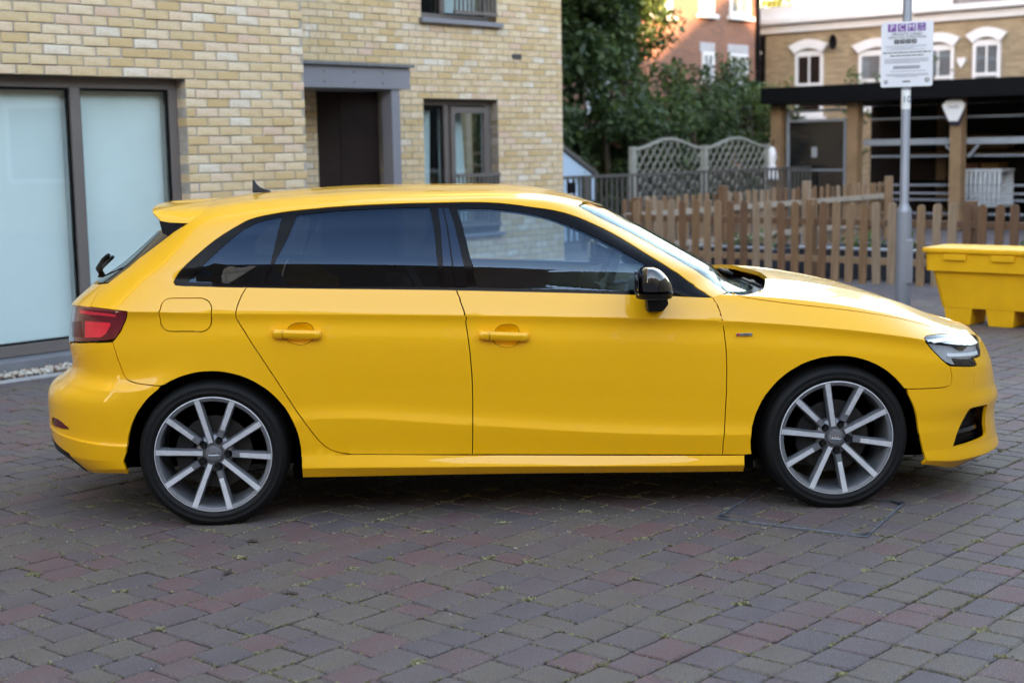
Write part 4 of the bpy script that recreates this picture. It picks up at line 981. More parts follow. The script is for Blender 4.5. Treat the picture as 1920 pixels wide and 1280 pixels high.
def inside(pts, loop):
    x, y = pts[:, 0], pts[:, 1]; r = np.zeros(len(pts), bool); n = len(loop); j = n - 1
    for i in range(n):
        xi, yi = loop[i]; xj, yj = loop[j]
        c = (yi > y) != (yj > y)
        with np.errstate(divide='ignore', invalid='ignore'): r ^= c & (x < (xj - xi) * (y - yi) / (yj - yi + 1e-30) + xi)
        j = i
    return r
def densify(L, step=.016):
    out = []
    for i in range(len(L)):
        a = np.array(L[i]); b = np.array(L[(i + 1) % len(L)]); d = np.hypot(*((b - a) * [SS, TS])); n = max(1, int(math.ceil(d / step)))
        out += [tuple(a + (b - a) * k / n) for k in range(n)]
    o2 = [out[0]]
    for p in out[1:]:
        if np.hypot(*((np.array(p) - o2[-1]) * [SS, TS])) > .0012: o2.append(p)
    if np.hypot(*((np.array(o2[0]) - o2[-1]) * [SS, TS])) < .0012: o2.pop()
    return o2
def area(L): return .5 * sum(L[i][0] * L[(i + 1) % len(L)][1] - L[(i + 1) % len(L)][0] * L[i][1] for i in range(len(L)))
def inset(L, d, front):
    """pull a loop in by d metres (gap between panels); the centre line stays"""
    A = np.array(L); n = len(A); e = 2e-3
    s_, t_ = A[:, 0], A[:, 1]
    ms = np.linalg.norm(S(np.clip(s_ + e, -2, 2), t_, front) - S(np.clip(s_ - e, -2, 2), t_, front), axis=1) / (np.clip(s_ + e, -2, 2) - np.clip(s_ - e, -2, 2))
    mt = np.linalg.norm(S(s_, np.clip(t_ + e, 0, TMAX), front) - S(s_, np.clip(t_ - e, 0, TMAX), front), axis=1) / (np.clip(t_ + e, 0, TMAX) - np.clip(t_ - e, 0, TMAX))
    ms = np.maximum(ms, .15); mt = np.maximum(mt, .15)
    sg = 1 if area(L) > 0 else -1
    T_ = (np.roll(A, -1, 0) - np.roll(A, 1, 0)) * np.stack([ms, mt], 1); T_ /= np.maximum(np.linalg.norm(T_, axis=1), 1e-9)[:, None]
    Nn = np.stack([-T_[:, 1], T_[:, 0]], 1) * sg
    B = A + Nn * d / np.stack([ms, mt], 1)
    fix = (A[:, 1] > TMAX - 1e-4) | (np.abs(A[:, 0]) > 1.9995)
    B[fix] = A[fix]
    B[:, 0] = np.clip(B[:, 0], -2, 2); B[:, 1] = np.clip(B[:, 1], 0, TMAX); return [tuple(x) for x in B]
def panel(loop, holes=(), front=False, gap=.0022, depth=.014, off=0., skirt=True, fine=1):
    """triangulated piece of the body surface -> verts, normals, faces (right side)"""
    outer = inset(densify(loop), gap, front) if gap else densify(loop)
    if area(outer) < 0: outer = outer[::-1]
    hl = []
    for h in holes:
        h = densify(h)
        if area(h) < 0: h = h[::-1]
        hl.append(inset(h, -gap, front) if gap else h)
    A = np.array(outer); g = np.stack(np.meshgrid(S_GRID, T_GRID, indexing='ij'), -1).reshape(-1, 2)
    lo, hi = A.min(0), A.max(0); g = g[((g >= lo) & (g <= hi)).all(1)]
    k = inside(g, outer)
    for h in hl: k &= ~inside(g, h)
    g = g[k]
    allb = np.array(outer + [p for h in hl for p in h]) * [SS, TS]
    if len(g):
        keep = np.ones(len(g), bool); gg = g * [SS, TS]
        for i in range(0, len(g), 2000):
            d = np.sqrt(((gg[i:i + 2000, None] - allb[None]) ** 2).sum(2)).min(1); keep[i:i + 2000] = d > .0045
        g = g[keep]
    pts = outer + [p for h in hl for p in h] + [tuple(x) for x in g]
    edges = []; c = 0
    for L in [outer] + hl:
        n = len(L); edges += [(c + i, c + (i + 1) % n) for i in range(n)]; c += n
    v2, e2, f2, ov, oe, of = geometry.delaunay_2d_cdt([Vector((p[0] * SS, p[1] * TS)) for p in pts], edges, [], 0, 1e-6)
    P2 = np.array([(v.x / SS, v.y / TS) for v in v2]); cen = np.array([P2[list(f)].mean(0) for f in f2])
    k = inside(cen, outer)
    for h in hl: k &= ~inside(cen, h)
    F_ = [tuple(f) for f, kk in zip(f2, k) if kk]
    # counter-clockwise in (s, t) = facing out
    F_ = [f if ((P2[f[1]] - P2[f[0]])[0] * (P2[f[2]] - P2[f[0]])[1] - (P2[f[1]] - P2[f[0]])[1] * (P2[f[2]] - P2[f[0]])[0]) > 0 else f[::-1] for f in F_]
    X = S(P2[:, 0], P2[:, 1], front); Nn = N(P2[:, 0], P2[:, 1], front)
    X = X + Nn * off
    X[P2[:, 1] > TMAX - 1e-5, 1] = 0
    if skirt:
        Vx, Nx, Fx = [X], [Nn], list(F_); base = len(X)
        for L in [outer] + hl:
            A_ = np.array(L); p = S(A_[:, 0], A_[:, 1], front); nn = N(A_[:, 0], A_[:, 1], front); p = p + nn * off; n = len(L)
            tg = np.roll(p, -1, 0) - np.roll(p, 1, 0); tg /= np.maximum(np.linalg.norm(tg, axis=1), 1e-9)[:, None]
            out_ = np.cross(tg, nn) if L is outer else -np.cross(tg, nn)
            mid = ((A_[:, 1] > TMAX - 1e-4) & (np.roll(A_, -1, 0)[:, 1] > TMAX - 1e-4)) | ((np.abs(A_[:, 0]) > 1.9995) & (np.abs(np.roll(A_, -1, 0)[:, 0]) > 1.9995))
            Vx += [p, p - nn * depth]; Nx += [out_, out_]
            for i in range(n):
                if mid[i]: continue
                j = (i + 1) % n
                q_ = (base + i, base + n + i, base + n + j, base + j); Fx.append(q_ if L is outer else q_[::-1])
            base += 2 * n
        return np.vstack(Vx), np.vstack(Nx), Fx
    return X, Nn, F_
def mirrored(X, Nn, F_): return X * [1, -1, 1], Nn * [1, -1, 1], [f[::-1] for f in F_]
def pmesh(name, parts):
    V = np.vstack([p[0] for p in parts]); Nn = np.vstack([p[1] for p in parts]); F_ = []; k = 0
    for p in parts: F_ += [tuple(i + k for i in f) for f in p[2]]; k += len(p[0])
    me = mesh(name, V, F_, True)
    me.normals_split_custom_set_from_vertices([tuple(x) for x in Nn]); return me
def put(name, loop, mat, parent=car, sym='join', label=None, **kw):
    """right half -> one joined part, or a part for each side"""
    a = panel(loop, **kw); b = mirrored(*a)
    if sym == 'join': return link(name, pmesh(name, [a, b]), mat, parent)
    pr = parent if isinstance(parent, (list, tuple)) else (parent, parent)
    o1 = link(name, pmesh(name, [a]), mat, pr[0]); o2 = link(name, pmesh(name, [b]), mat, pr[1])
    return o1, o2
# outlines in the surface's own (s, t) coordinates
F = {
    'win': [(-1.061, 0.81), (-1.065, 0.82), (-1.071, 0.835), (-1.078, 0.855), (-1.083, 0.877), (-1.085, 0.898), (-1.084, 0.918), (-1.079, 0.938), (-1.072, 0.958), (-1.062, 0.979), (-1.051, 1.001), (-1.037, 1.023), (-1.021, 1.042), (-1.003, 1.06), (-0.982, 1.075), (-0.959, 1.089), (-0.936, 1.1), (-0.918, 1.109), (-0.903, 1.115), (-0.883, 1.12), (-0.852, 1.125), (-0.807, 1.13), (-0.752, 1.134), (-0.688, 1.138), (-0.616, 1.141), (-0.534, 1.143), (-0.443, 1.145), (-0.348, 1.147), (-0.252, 1.147), (-0.155, 1.147), (-0.057, 1.147), (0.041, 1.146), (0.135, 1.146), (0.225, 1.147), (0.313, 1.147), (0.397, 1.147), (0.477, 1.147), (0.554, 1.147), (0.627, 1.147), (0.695, 1.146), (0.756, 1.145), (0.808, 1.143), (0.851, 1.141), (0.892, 1.139), (0.934, 1.137), (0.977, 1.135), (1.016, 1.133), (1.048, 1.13), (1.079, 1.128), (1.107, 1.127), (1.133, 1.126), (1.158, 1.124), (1.181, 1.122), (1.204, 1.119), (1.226, 1.116), (1.247, 1.111), (1.267, 1.105), (1.285, 1.097), (1.302, 1.086), (1.315, 1.074), (1.324, 1.06), (1.325, 1.043), (1.321, 1.022), (1.312, 0.999), (1.303, 0.978), (1.297, 0.963), (1.292, 0.95), (1.286, 0.936), (1.275, 0.918), (1.279, 0.887), (1.29, 0.847), (1.243, 0.817), (1.172, 0.798), (0.798, 0.797), (0.386, 0.796), (0.081, 0.796), (-0.376, 0.796), (-0.75, 0.796), (-0.992, 0.791), (-1.038, 0.794)],
    'door_rear': [(-0.75, 0.796), (-0.758, 0.783), (-0.771, 0.765), (-0.781, 0.748), (-0.789, 0.733), (-0.796, 0.717), (-0.8, 0.703), (-0.802, 0.692), (-0.803, 0.681), (-0.802, 0.669), (-0.8, 0.659), (-0.796, 0.649), (-0.79, 0.633), (-0.779, 0.606), (-0.766, 0.567), (-0.751, 0.513), (-0.734, 0.454), (-0.715, 0.398), (-0.696, 0.349), (-0.677, 0.303), (-0.658, 0.261), (-0.64, 0.223), (-0.624, 0.192), (-0.61, 0.171), (-0.598, 0.154), (-0.588, 0.141), (-0.579, 0.131), (-0.57, 0.123), (-0.56, 0.116), (-0.551, 0.111), (-0.54, 0.107), (-0.525, 0.103), (-0.508, 0.101), (-0.496, 0.098), (-0.346, 0.098), (-0.157, 0.1), (-0.156, 0.134), (-0.155, 0.182), (-0.154, 0.235), (-0.153, 0.284), (-0.153, 0.339), (-0.154, 0.396), (-0.156, 0.453), (-0.158, 0.513), (-0.161, 0.572), (-0.164, 0.617), (-0.168, 0.657), (-0.164, 0.694), (-0.12, 0.717), (-0.081, 0.734), (-0.04, 0.75), (0.009, 0.767), (0.054, 0.785), (0.081, 0.796), (-0.376, 0.796)],
    'door_front': [(0.081, 0.796), (0.054, 0.785), (0.009, 0.767), (-0.04, 0.75), (-0.081, 0.734), (-0.12, 0.717), (-0.164, 0.694), (-0.168, 0.657), (-0.164, 0.617), (-0.161, 0.572), (-0.158, 0.513), (-0.156, 0.453), (-0.154, 0.396), (-0.153, 0.339), (-0.153, 0.284), (-0.154, 0.235), (-0.155, 0.182), (-0.156, 0.134), (-0.157, 0.1), (0.015, 0.1), (0.319, 0.101), (0.555, 0.1), (0.556, 0.168), (0.561, 0.246), (0.563, 0.302), (0.565, 0.352), (0.565, 0.404), (0.565, 0.457), (0.564, 0.511), (0.563, 0.561), (0.561, 0.599), (0.559, 0.631), (0.556, 0.662), (0.566, 0.694), (0.676, 0.72), (0.791, 0.741), (0.898, 0.759), (0.999, 0.775), (1.107, 0.789), (1.165, 0.797), (0.798, 0.797), (0.386, 0.796)],
    'shell': [(-0.496, 0.098), (-0.508, 0.101), (-0.525, 0.103), (-0.54, 0.107), (-0.551, 0.111), (-0.56, 0.116), (-0.57, 0.123), (-0.579, 0.131), (-0.588, 0.141), (-0.598, 0.154), (-0.61, 0.171), (-0.624, 0.192), (-0.64, 0.223), (-0.658, 0.261), (-0.677, 0.303), (-0.696, 0.349), (-0.715, 0.398), (-0.734, 0.454), (-0.751, 0.513), (-0.766, 0.567), (-0.779, 0.606), (-0.79, 0.633), (-0.796, 0.649), (-0.8, 0.659), (-0.802, 0.669), (-0.803, 0.681), (-0.802, 0.692), (-0.8, 0.703), (-0.796, 0.717), (-0.789, 0.733), (-0.781, 0.748), (-0.771, 0.765), (-0.758, 0.783), (-0.75, 0.796), (-0.992, 0.791), (-1.038, 0.794), (-1.061, 0.81), (-1.065, 0.82), (-1.071, 0.835), (-1.078, 0.855), (-1.083, 0.877), (-1.085, 0.898), (-1.084, 0.918), (-1.079, 0.938), (-1.072, 0.958), (-1.062, 0.979), (-1.051, 1.001), (-1.037, 1.023), (-1.021, 1.042), (-1.003, 1.06), (-0.982, 1.075), (-0.959, 1.089), (-0.936, 1.1), (-0.918, 1.109), (-0.903, 1.115), (-0.883, 1.12), (-0.852, 1.125), (-0.807, 1.13), (-0.752, 1.134), (-0.688, 1.138), (-0.616, 1.141), (-0.534, 1.143), (-0.443, 1.145), (-0.348, 1.147), (-0.252, 1.147), (-0.155, 1.147), (-0.057, 1.147), (0.041, 1.146), (0.135, 1.146), (0.225, 1.147), (0.313, 1.147), (0.397, 1.147), (0.477, 1.147), (0.554, 1.147), (0.627, 1.147), (0.695, 1.146), (0.756, 1.145), (0.808, 1.143), (0.851, 1.141), (0.892, 1.139), (0.934, 1.137), (0.977, 1.135), (1.016, 1.133), (1.048, 1.13), (1.079, 1.128), (1.107, 1.127), (1.133, 1.126), (1.158, 1.124), (1.181, 1.122), (1.204, 1.119), (1.226, 1.116), (1.247, 1.111), (1.267, 1.105), (1.285, 1.097), (1.302, 1.086), (1.315, 1.074), (1.324, 1.06), (1.325, 1.043), (1.321, 1.022), (1.312, 0.999), (1.303, 0.978), (1.297, 0.963), (1.292, 0.95), (1.286, 0.936), (1.275, 0.918), (1.279, 0.887), (1.29, 0.847), (1.243, 0.817), (1.172, 0.798), (1.383, 0.814), (1.426, 0.829), (1.447, 0.857), (1.424, 0.89), (1.416, 0.919), (1.429, 0.944), (1.44, 0.968), (1.451, 0.99), (1.458, 1.009), (1.463, 1.027), (1.463, 1.044), (1.46, 1.059), (1.454, 1.073), (1.445, 1.085), (1.433, 1.097), (1.423, 1.109), (1.414, 1.124), (1.406, 1.143), (1.397, 1.162), (1.492, 1.394), (1.603, 1.416), (1.709, 1.459), (1.802, 1.519), (1.879, 1.591), (1.934, 1.676), (1.964, 1.771), (1.97, 1.84), (-1.62, 1.84), (-1.506, 1.786), (-1.395, 1.734), (-1.259, 1.543), (-1.238, 1.399), (-1.231, 1.309), (-1.237, 1.27), (-1.247, 1.243), (-1.262, 1.218), (-1.285, 1.191), (-1.308, 1.167), (-1.321, 1.152), (-1.321, 1.152), (-1.384, 1.108), (-1.464, 0.964), (-1.46, 0.81), (-1.468, 0.771), (-1.413, 0.702), (-1.307, 0.698), (-1.191, 0.691), (-1.19, 0.674), (-1.198, 0.651), (-1.223, 0.624), (-1.253, 0.605), (-1.266, 0.598), (-1.26, 0.587), (-1.25, 0.569), (-1.243, 0.55), (-1.236, 0.532), (-1.23, 0.513), (-1.223, 0.495), (-1.217, 0.482), (-1.21, 0.471), (-1.199, 0.461), (-1.182, 0.451), (-1.161, 0.44), (-1.135, 0.427), (-1.099, 0.411), (-1.06, 0.395), (-1.033, 0.386), (-1.01, 0.387), (-0.989, 0.397), (-0.971, 0.403), (-0.953, 0.407), (-0.934, 0.409), (-0.914, 0.41), (-0.895, 0.409), (-0.875, 0.407), (-0.856, 0.404), (-0.837, 0.398), (-0.818, 0.39), (-0.799, 0.381), (-0.781, 0.369), (-0.763, 0.355), (-0.747, 0.34), (-0.731, 0.324), (-0.716, 0.306), (-0.702, 0.287), (-0.69, 0.269), (-0.678, 0.249), (-0.668, 0.226), (-0.659, 0.201), (-0.652, 0.182), (-0.646, 0.164), (-0.642, 0.145), (-0.639, 0.125), (-0.638, 0.106), (-0.638, 0.091)],
    'spedge': [(-1.321, 1.152), (-1.308, 1.167), (-1.285, 1.191), (-1.262, 1.218), (-1.247, 1.243), (-1.237, 1.27), (-1.231, 1.309), (-1.238, 1.399), (-1.259, 1.543), (-1.284, 1.681), (-1.395, 1.734), (-1.506, 1.786), (-1.62, 1.84)],
    'skirt': [(-0.637, 0.099), (0.618, 0.099), (0.617, 0.001), (-0.637, 0.001)],
    'flap': [(-0.91, 0.746), (-0.899, 0.744), (-0.888, 0.739), (-0.879, 0.731), (-0.873, 0.72), (-0.87, 0.707), (-0.87, 0.653), (-0.872, 0.639), (-0.876, 0.627), (-0.883, 0.617), (-0.891, 0.611), (-0.9, 0.609), (-0.983, 0.615), (-0.992, 0.617), (-1.001, 0.622), (-1.012, 0.63), (-1.02, 0.639), (-1.021, 0.65), (-1.029, 0.703), (-1.037, 0.715), (-1.04, 0.726), (-1.036, 0.735), (-1.026, 0.74), (-1.011, 0.742)],
    'pane_q': [(-0.989, 0.809), (-0.988, 0.825), (-0.988, 0.85), (-0.987, 0.882), (-0.984, 0.914), (-0.976, 0.945), (-0.965, 0.974), (-0.952, 1.001), (-0.936, 1.027), (-0.92, 1.05), (-0.901, 1.067), (-0.881, 1.08), (-0.859, 1.09), (-0.837, 1.098), (-0.813, 1.103), (-0.785, 1.107), (-0.746, 1.111), (-0.703, 1.114), (-0.672, 1.117), (-0.676, 0.813), (-0.82, 0.811)],
    'pane_r': [(-0.568, 1.119), (-0.491, 1.121), (-0.38, 1.125), (-0.26, 1.126), (-0.136, 1.126), (-0.004, 1.126), (0.113, 1.126), (0.214, 1.127), (0.3, 1.127), (0.36, 1.128), (0.324, 1.105), (0.274, 1.076), (0.225, 1.042), (0.18, 1.002), (0.138, 0.958), (0.102, 0.916), (0.087, 0.875), (0.068, 0.837), (0.035, 0.81), (-0.234, 0.808), (-0.451, 0.809), (-0.672, 0.809), (-0.652, 0.935)],
    'pane_f': [(0.533, 1.117), (0.573, 1.118), (0.632, 1.118), (0.692, 1.117), (0.747, 1.116), (0.803, 1.114), (0.855, 1.111), (0.905, 1.108), (0.954, 1.104), (0.998, 1.1), (1.032, 1.096), (1.063, 1.091), (1.091, 1.082), (1.119, 1.071), (1.144, 1.056), (1.163, 1.038), (1.173, 1.014), (1.176, 0.986), (1.174, 0.962), (1.172, 0.944), (1.168, 0.931), (1.162, 0.917), (1.163, 0.898), (1.173, 0.878), (1.179, 0.863), (1.021, 0.811), (0.853, 0.811), (0.43, 0.811), (0.203, 0.812), (0.237, 0.839), (0.252, 0.878), (0.266, 0.917), (0.3, 0.955), (0.34, 0.995), (0.382, 1.031), (0.432, 1.065), (0.489, 1.095)],
    'gap_b': [(0.468, 1.138), (0.443, 1.121), (0.406, 1.101), (0.362, 1.078), (0.319, 1.052), (0.275, 1.019), (0.233, 0.98), (0.195, 0.941), (0.167, 0.906), (0.159, 0.874), (0.147, 0.843), (0.12, 0.817), (0.087, 0.799)],
    'headlight': [(1.197, 0.701), (1.2, 0.705), (1.204, 0.712), (1.213, 0.718), (1.226, 0.724), (1.244, 0.729), (1.266, 0.736), (1.296, 0.745), (1.334, 0.756), (1.376, 0.768), (1.418, 0.778), (1.462, 0.782), (1.504, 0.779), (1.552, 0.767), (1.605, 0.749), (1.659, 0.732), (1.574, 0.69), (1.54, 0.646), (1.515, 0.623), (1.451, 0.616), (1.461, 0.571), (1.442, 0.562), (1.411, 0.564), (1.371, 0.564), (1.34, 0.564), (1.32, 0.565), (1.305, 0.567), (1.293, 0.572), (1.283, 0.577), (1.274, 0.583), (1.264, 0.594), (1.25, 0.611), (1.234, 0.631), (1.221, 0.648), (1.211, 0.661), (1.204, 0.671), (1.198, 0.68), (1.195, 0.688), (1.196, 0.695)],
    'fender': [(0.517, 0.798), (0.539, 0.835), (0.572, 0.973), (0.581, 0.935), (0.592, 0.831), (0.618, 0.809), (0.661, 0.797), (0.714, 0.79), (0.764, 0.786), (0.808, 0.785), (0.85, 0.785), (0.889, 0.787), (0.926, 0.789), (0.961, 0.792), (0.993, 0.795), (1.031, 0.799), (1.069, 0.801), (1.106, 0.804), (1.139, 0.806), (1.171, 0.805), (1.201, 0.804), (1.232, 0.801), (1.262, 0.796), (1.292, 0.792), (1.322, 0.785), (1.351, 0.776), (1.372, 0.768), (1.266, 0.736), (1.216, 0.719), (1.197, 0.701), (1.198, 0.68), (1.221, 0.648), (1.264, 0.594), (1.292, 0.564), (1.294, 0.55), (1.296, 0.528), (1.298, 0.504), (1.299, 0.481), (1.298, 0.459), (1.296, 0.442), (1.292, 0.429), (1.286, 0.42), (1.275, 0.413), (1.259, 0.408), (1.238, 0.405), (1.213, 0.402), (1.177, 0.398), (1.137, 0.393), (1.109, 0.39), (1.096, 0.391), (1.081, 0.416), (1.064, 0.441), (1.046, 0.464), (1.026, 0.487), (1.004, 0.508), (0.986, 0.526), (0.968, 0.539), (0.95, 0.549), (0.931, 0.556), (0.912, 0.559), (0.892, 0.558), (0.873, 0.555), (0.853, 0.548), (0.834, 0.539), (0.815, 0.525), (0.796, 0.509), (0.778, 0.49), (0.761, 0.469), (0.744, 0.449), (0.728, 0.427), (0.713, 0.405), (0.7, 0.383), (0.687, 0.36), (0.675, 0.338), (0.665, 0.316), (0.657, 0.294), (0.649, 0.273), (0.644, 0.252), (0.639, 0.229), (0.637, 0.202), (0.635, 0.169), (0.636, 0.136), (0.638, 0.103), (0.621, 0.099), (0.555, 0.1), (0.556, 0.168), (0.561, 0.246), (0.563, 0.302), (0.565, 0.352), (0.565, 0.404), (0.565, 0.457), (0.564, 0.511), (0.563, 0.561), (0.561, 0.599), (0.559, 0.631), (0.556, 0.662), (0.552, 0.694), (0.547, 0.715), (0.542, 0.732), (0.537, 0.748), (0.53, 0.764), (0.522, 0.781)],
    'bumper_f': [(1.109, 0.39), (1.137, 0.393), (1.177, 0.398), (1.213, 0.402), (1.238, 0.405), (1.259, 0.408), (1.275, 0.413), (1.286, 0.42), (1.292, 0.429), (1.296, 0.442), (1.298, 0.459), (1.299, 0.481), (1.298, 0.504), (1.296, 0.528), (1.294, 0.55), (1.292, 0.564), (1.34, 0.564), (1.442, 0.562), (1.461, 0.571), (1.451, 0.616), (1.515, 0.623), (1.54, 0.646), (1.574, 0.69), (1.663, 0.727), (1.9, 0.8), (2, 0.8), (2, 0), (1.8, 0), (1.6, 0), (1.4, 0), (1.186, 0.017), (1.155, 0.207), (1.151, 0.234), (1.146, 0.26), (1.138, 0.286), (1.13, 0.312), (1.12, 0.338), (1.11, 0.364)],
    'bonnet': [(0.584, 1.003), (0.592, 0.831), (0.618, 0.809), (0.661, 0.797), (0.714, 0.79), (0.764, 0.786), (0.808, 0.785), (0.85, 0.785), (0.889, 0.787), (0.926, 0.789), (0.961, 0.792), (0.993, 0.795), (1.031, 0.799), (1.069, 0.801), (1.106, 0.804), (1.139, 0.806), (1.171, 0.805), (1.201, 0.804), (1.232, 0.801), (1.262, 0.796), (1.292, 0.792), (1.322, 0.785), (1.351, 0.776), (1.372, 0.768), (1.508, 0.781), (1.672, 0.732), (1.9, 0.803), (2, 0.803), (2, 1.84)],
    'intake': [(1.501, 0.285), (1.482, 0.286), (1.459, 0.287), (1.438, 0.287), (1.421, 0.288), (1.405, 0.288), (1.393, 0.286), (1.385, 0.284), (1.379, 0.28), (1.373, 0.273), (1.367, 0.262), (1.361, 0.249), (1.354, 0.236), (1.347, 0.226), (1.34, 0.214), (1.332, 0.2), (1.321, 0.17), (1.31, 0.135), (1.302, 0.109), (1.336, 0.113), (1.382, 0.118), (1.447, 0.127), (1.509, 0.135)],
    'bumper_r': [(-1.546, 0.58), (-1.39, 0.592), (-1.266, 0.598), (-1.26, 0.587), (-1.25, 0.569), (-1.243, 0.55), (-1.236, 0.532), (-1.23, 0.513), (-1.223, 0.495), (-1.217, 0.482), (-1.21, 0.471), (-1.199, 0.461), (-1.182, 0.451), (-1.161, 0.44), (-1.135, 0.427), (-1.099, 0.411), (-1.06, 0.395), (-1.033, 0.386), (-1.037, 0.375), (-1.06, 0.36), (-1.081, 0.342), (-1.098, 0.322), (-1.114, 0.305), (-1.129, 0.292), (-1.142, 0.281), (-1.153, 0.272), (-1.163, 0.261), (-1.17, 0.25), (-1.175, 0.226), (-1.18, 0.158), (-1.23, 0.006), (-1.344, 0.019), (-1.469, 0.026), (-1.46, 0.112), (-1.65, 0.153), (-2, 0.085), (-2, 0.5)],
    'diffuser': [(-1.469, 0.026), (-1.46, 0.112), (-1.65, 0.153), (-2, 0.085), (-2, 0.004), (-1.75, 0.002), (-1.6, 0.002)],
    'taillight': [(-1.578, 0.697), (-1.493, 0.702), (-1.415, 0.703), (-1.35, 0.701), (-1.291, 0.698), (-1.235, 0.693), (-1.193, 0.689), (-1.19, 0.674), (-1.198, 0.651), (-1.223, 0.624), (-1.253, 0.605), (-1.283, 0.601), (-1.39, 0.594), (-1.585, 0.578), (-1.86, 0.51), (-1.86, 0.655)],
    'tl_strip': [(-1.482, 0.683), (-1.328, 0.68), (-1.244, 0.672), (-1.25, 0.662), (-1.328, 0.666), (-1.479, 0.664)],
    'tl_block': [(-1.431, 0.642), (-1.284, 0.643), (-1.275, 0.638), (-1.298, 0.617), (-1.327, 0.607), (-1.427, 0.602)],
    'tl_low': [(-1.567, 0.63), (-1.466, 0.639), (-1.444, 0.602), (-1.547, 0.595)],
    'reflector': [(-1.575, 0.26), (-1.552, 0.262), (-1.526, 0.263), (-1.506, 0.263), (-1.49, 0.262), (-1.476, 0.261), (-1.464, 0.259), (-1.452, 0.257), (-1.442, 0.255), (-1.436, 0.253), (-1.49, 0.249), (-1.595, 0.242)],
    'rglass': [(-1.328, 1.145), (-1.384, 1.108), (-1.464, 0.964), (-1.456, 0.813), (-1.6, 0.81), (-2, 0.81), (-2, 1.12), (-1.5, 1.12)],
    'tailgate': [(-1.46, 0.81), (-1.468, 0.771), (-1.413, 0.702), (-1.8, 0.655), (-1.8, 0.5), (-2, 0.5), (-2, 0.8), (-1.6, 0.8)],
    'wscreen': [(1.383, 0.814), (1.426, 0.829), (1.447, 0.857), (1.424, 0.89), (1.416, 0.919), (1.429, 0.944), (1.44, 0.968), (1.451, 0.99), (1.458, 1.009), (1.463, 1.027), (1.463, 1.044), (1.46, 1.059), (1.454, 1.073), (1.445, 1.085), (1.433, 1.097), (1.423, 1.109), (1.414, 1.124), (1.406, 1.143), (1.397, 1.162), (1.603, 1.416), (1.709, 1.459), (1.802, 1.519), (1.879, 1.591), (1.934, 1.676), (1.964, 1.771), (2, 1.15), (2, 0.8)],
    'handle_r': [(-0.659, 0.626), (-0.653, 0.636), (-0.645, 0.642), (-0.637, 0.646), (-0.627, 0.648), (-0.618, 0.648), (-0.609, 0.646), (-0.602, 0.642), (-0.597, 0.636), (-0.593, 0.627), (-0.59, 0.614), (-0.589, 0.597), (-0.591, 0.582), (-0.595, 0.568), (-0.602, 0.555), (-0.61, 0.546), (-0.62, 0.541), (-0.63, 0.54), (-0.64, 0.543), (-0.649, 0.549), (-0.659, 0.558), (-0.664, 0.571), (-0.665, 0.59), (-0.663, 0.61)],
    'handle_f': [(-0.084, 0.629), (-0.077, 0.638), (-0.07, 0.644), (-0.061, 0.648), (-0.053, 0.65), (-0.044, 0.65), (-0.036, 0.648), (-0.03, 0.645), (-0.025, 0.639), (-0.021, 0.63), (-0.019, 0.617), (-0.018, 0.6), (-0.019, 0.585), (-0.023, 0.572), (-0.03, 0.56), (-0.037, 0.551), (-0.046, 0.546), (-0.056, 0.544), (-0.066, 0.546), (-0.075, 0.552), (-0.085, 0.562), (-0.091, 0.575), (-0.091, 0.593), (-0.088, 0.613)],
    'hl_proj': [(1.325, 0.699), (1.342, 0.706), (1.371, 0.709), (1.401, 0.71), (1.433, 0.712), (1.466, 0.71), (1.484, 0.704), (1.473, 0.691), (1.455, 0.681), (1.438, 0.672), (1.424, 0.666), (1.409, 0.661), (1.396, 0.659), (1.383, 0.659), (1.371, 0.662), (1.358, 0.668), (1.342, 0.677), (1.326, 0.688)],
    'hl_blade': [(1.302, 0.639), (1.367, 0.645), (1.529, 0.656), (1.518, 0.636), (1.361, 0.627), (1.301, 0.621)],
    'hl_low': [(1.325, 0.614), (1.435, 0.616), (1.45, 0.577), (1.34, 0.571)],
    'hl_top': [(1.217, 0.705), (1.36, 0.747), (1.487, 0.758), (1.604, 0.73), (1.577, 0.716), (1.45, 0.734), (1.327, 0.72), (1.222, 0.685)],
    'in_blade': [(1.325, 0.184), (1.362, 0.189), (1.502, 0.2), (1.504, 0.179), (1.373, 0.169), (1.327, 0.166)],
    'washer': [(1.494, 0.505), (1.504, 0.5), (1.51, 0.492), (1.512, 0.482), (1.503, 0.413), (1.5, 0.407), (1.492, 0.403), (1.483, 0.403), (1.43, 0.411), (1.423, 0.414), (1.418, 0.42), (1.417, 0.428), (1.422, 0.498), (1.425, 0.507), (1.431, 0.514), (1.439, 0.515)],
}
# --- painted body
put('body_shell', F['shell'], M_PAINT, holes=[F['flap']])
put('side_skirt', F['skirt'], M_PAINT, sym='copy', depth=.03)
dr = put('door', F['door_rear'], M_PAINT, sym='copy', holes=[F['handle_r']]); df = put('door', F['door_front'], M_PAINT, sym='copy', holes=[F['handle_f']])
fn = put('front_wing', F['fender'], M_PAINT, sym='copy', front=True)
EDGE = [(.775, TMAX), (.765, 1.6), (.75, 1.4), (.725, 1.24), (.685, 1.10), (.64, .98), (.60, .88)]
bon = put('bonnet', F['bonnet'] + EDGE, M_PAINT, front=True, depth=.02)
bf = put('bumper', F['bumper_f'], M_PAINT, front=True, holes=[F['intake']], depth=.014)
br = put('bumper', F['bumper_r'], M_PAINT, depth=.014, holes=[F['reflector']])
put('diffuser', F['diffuser'], M_PLAS, gap=.001, depth=.05)
tg = put('tailgate', F['tailgate'], M_PAINT)
put('rear_window', F['rglass'], M_RGLASS, gap=.003, depth=.01)
X_ = link('fuel_flap', pmesh('fuel_flap', [panel(F['flap'])]), M_PAINT, car)
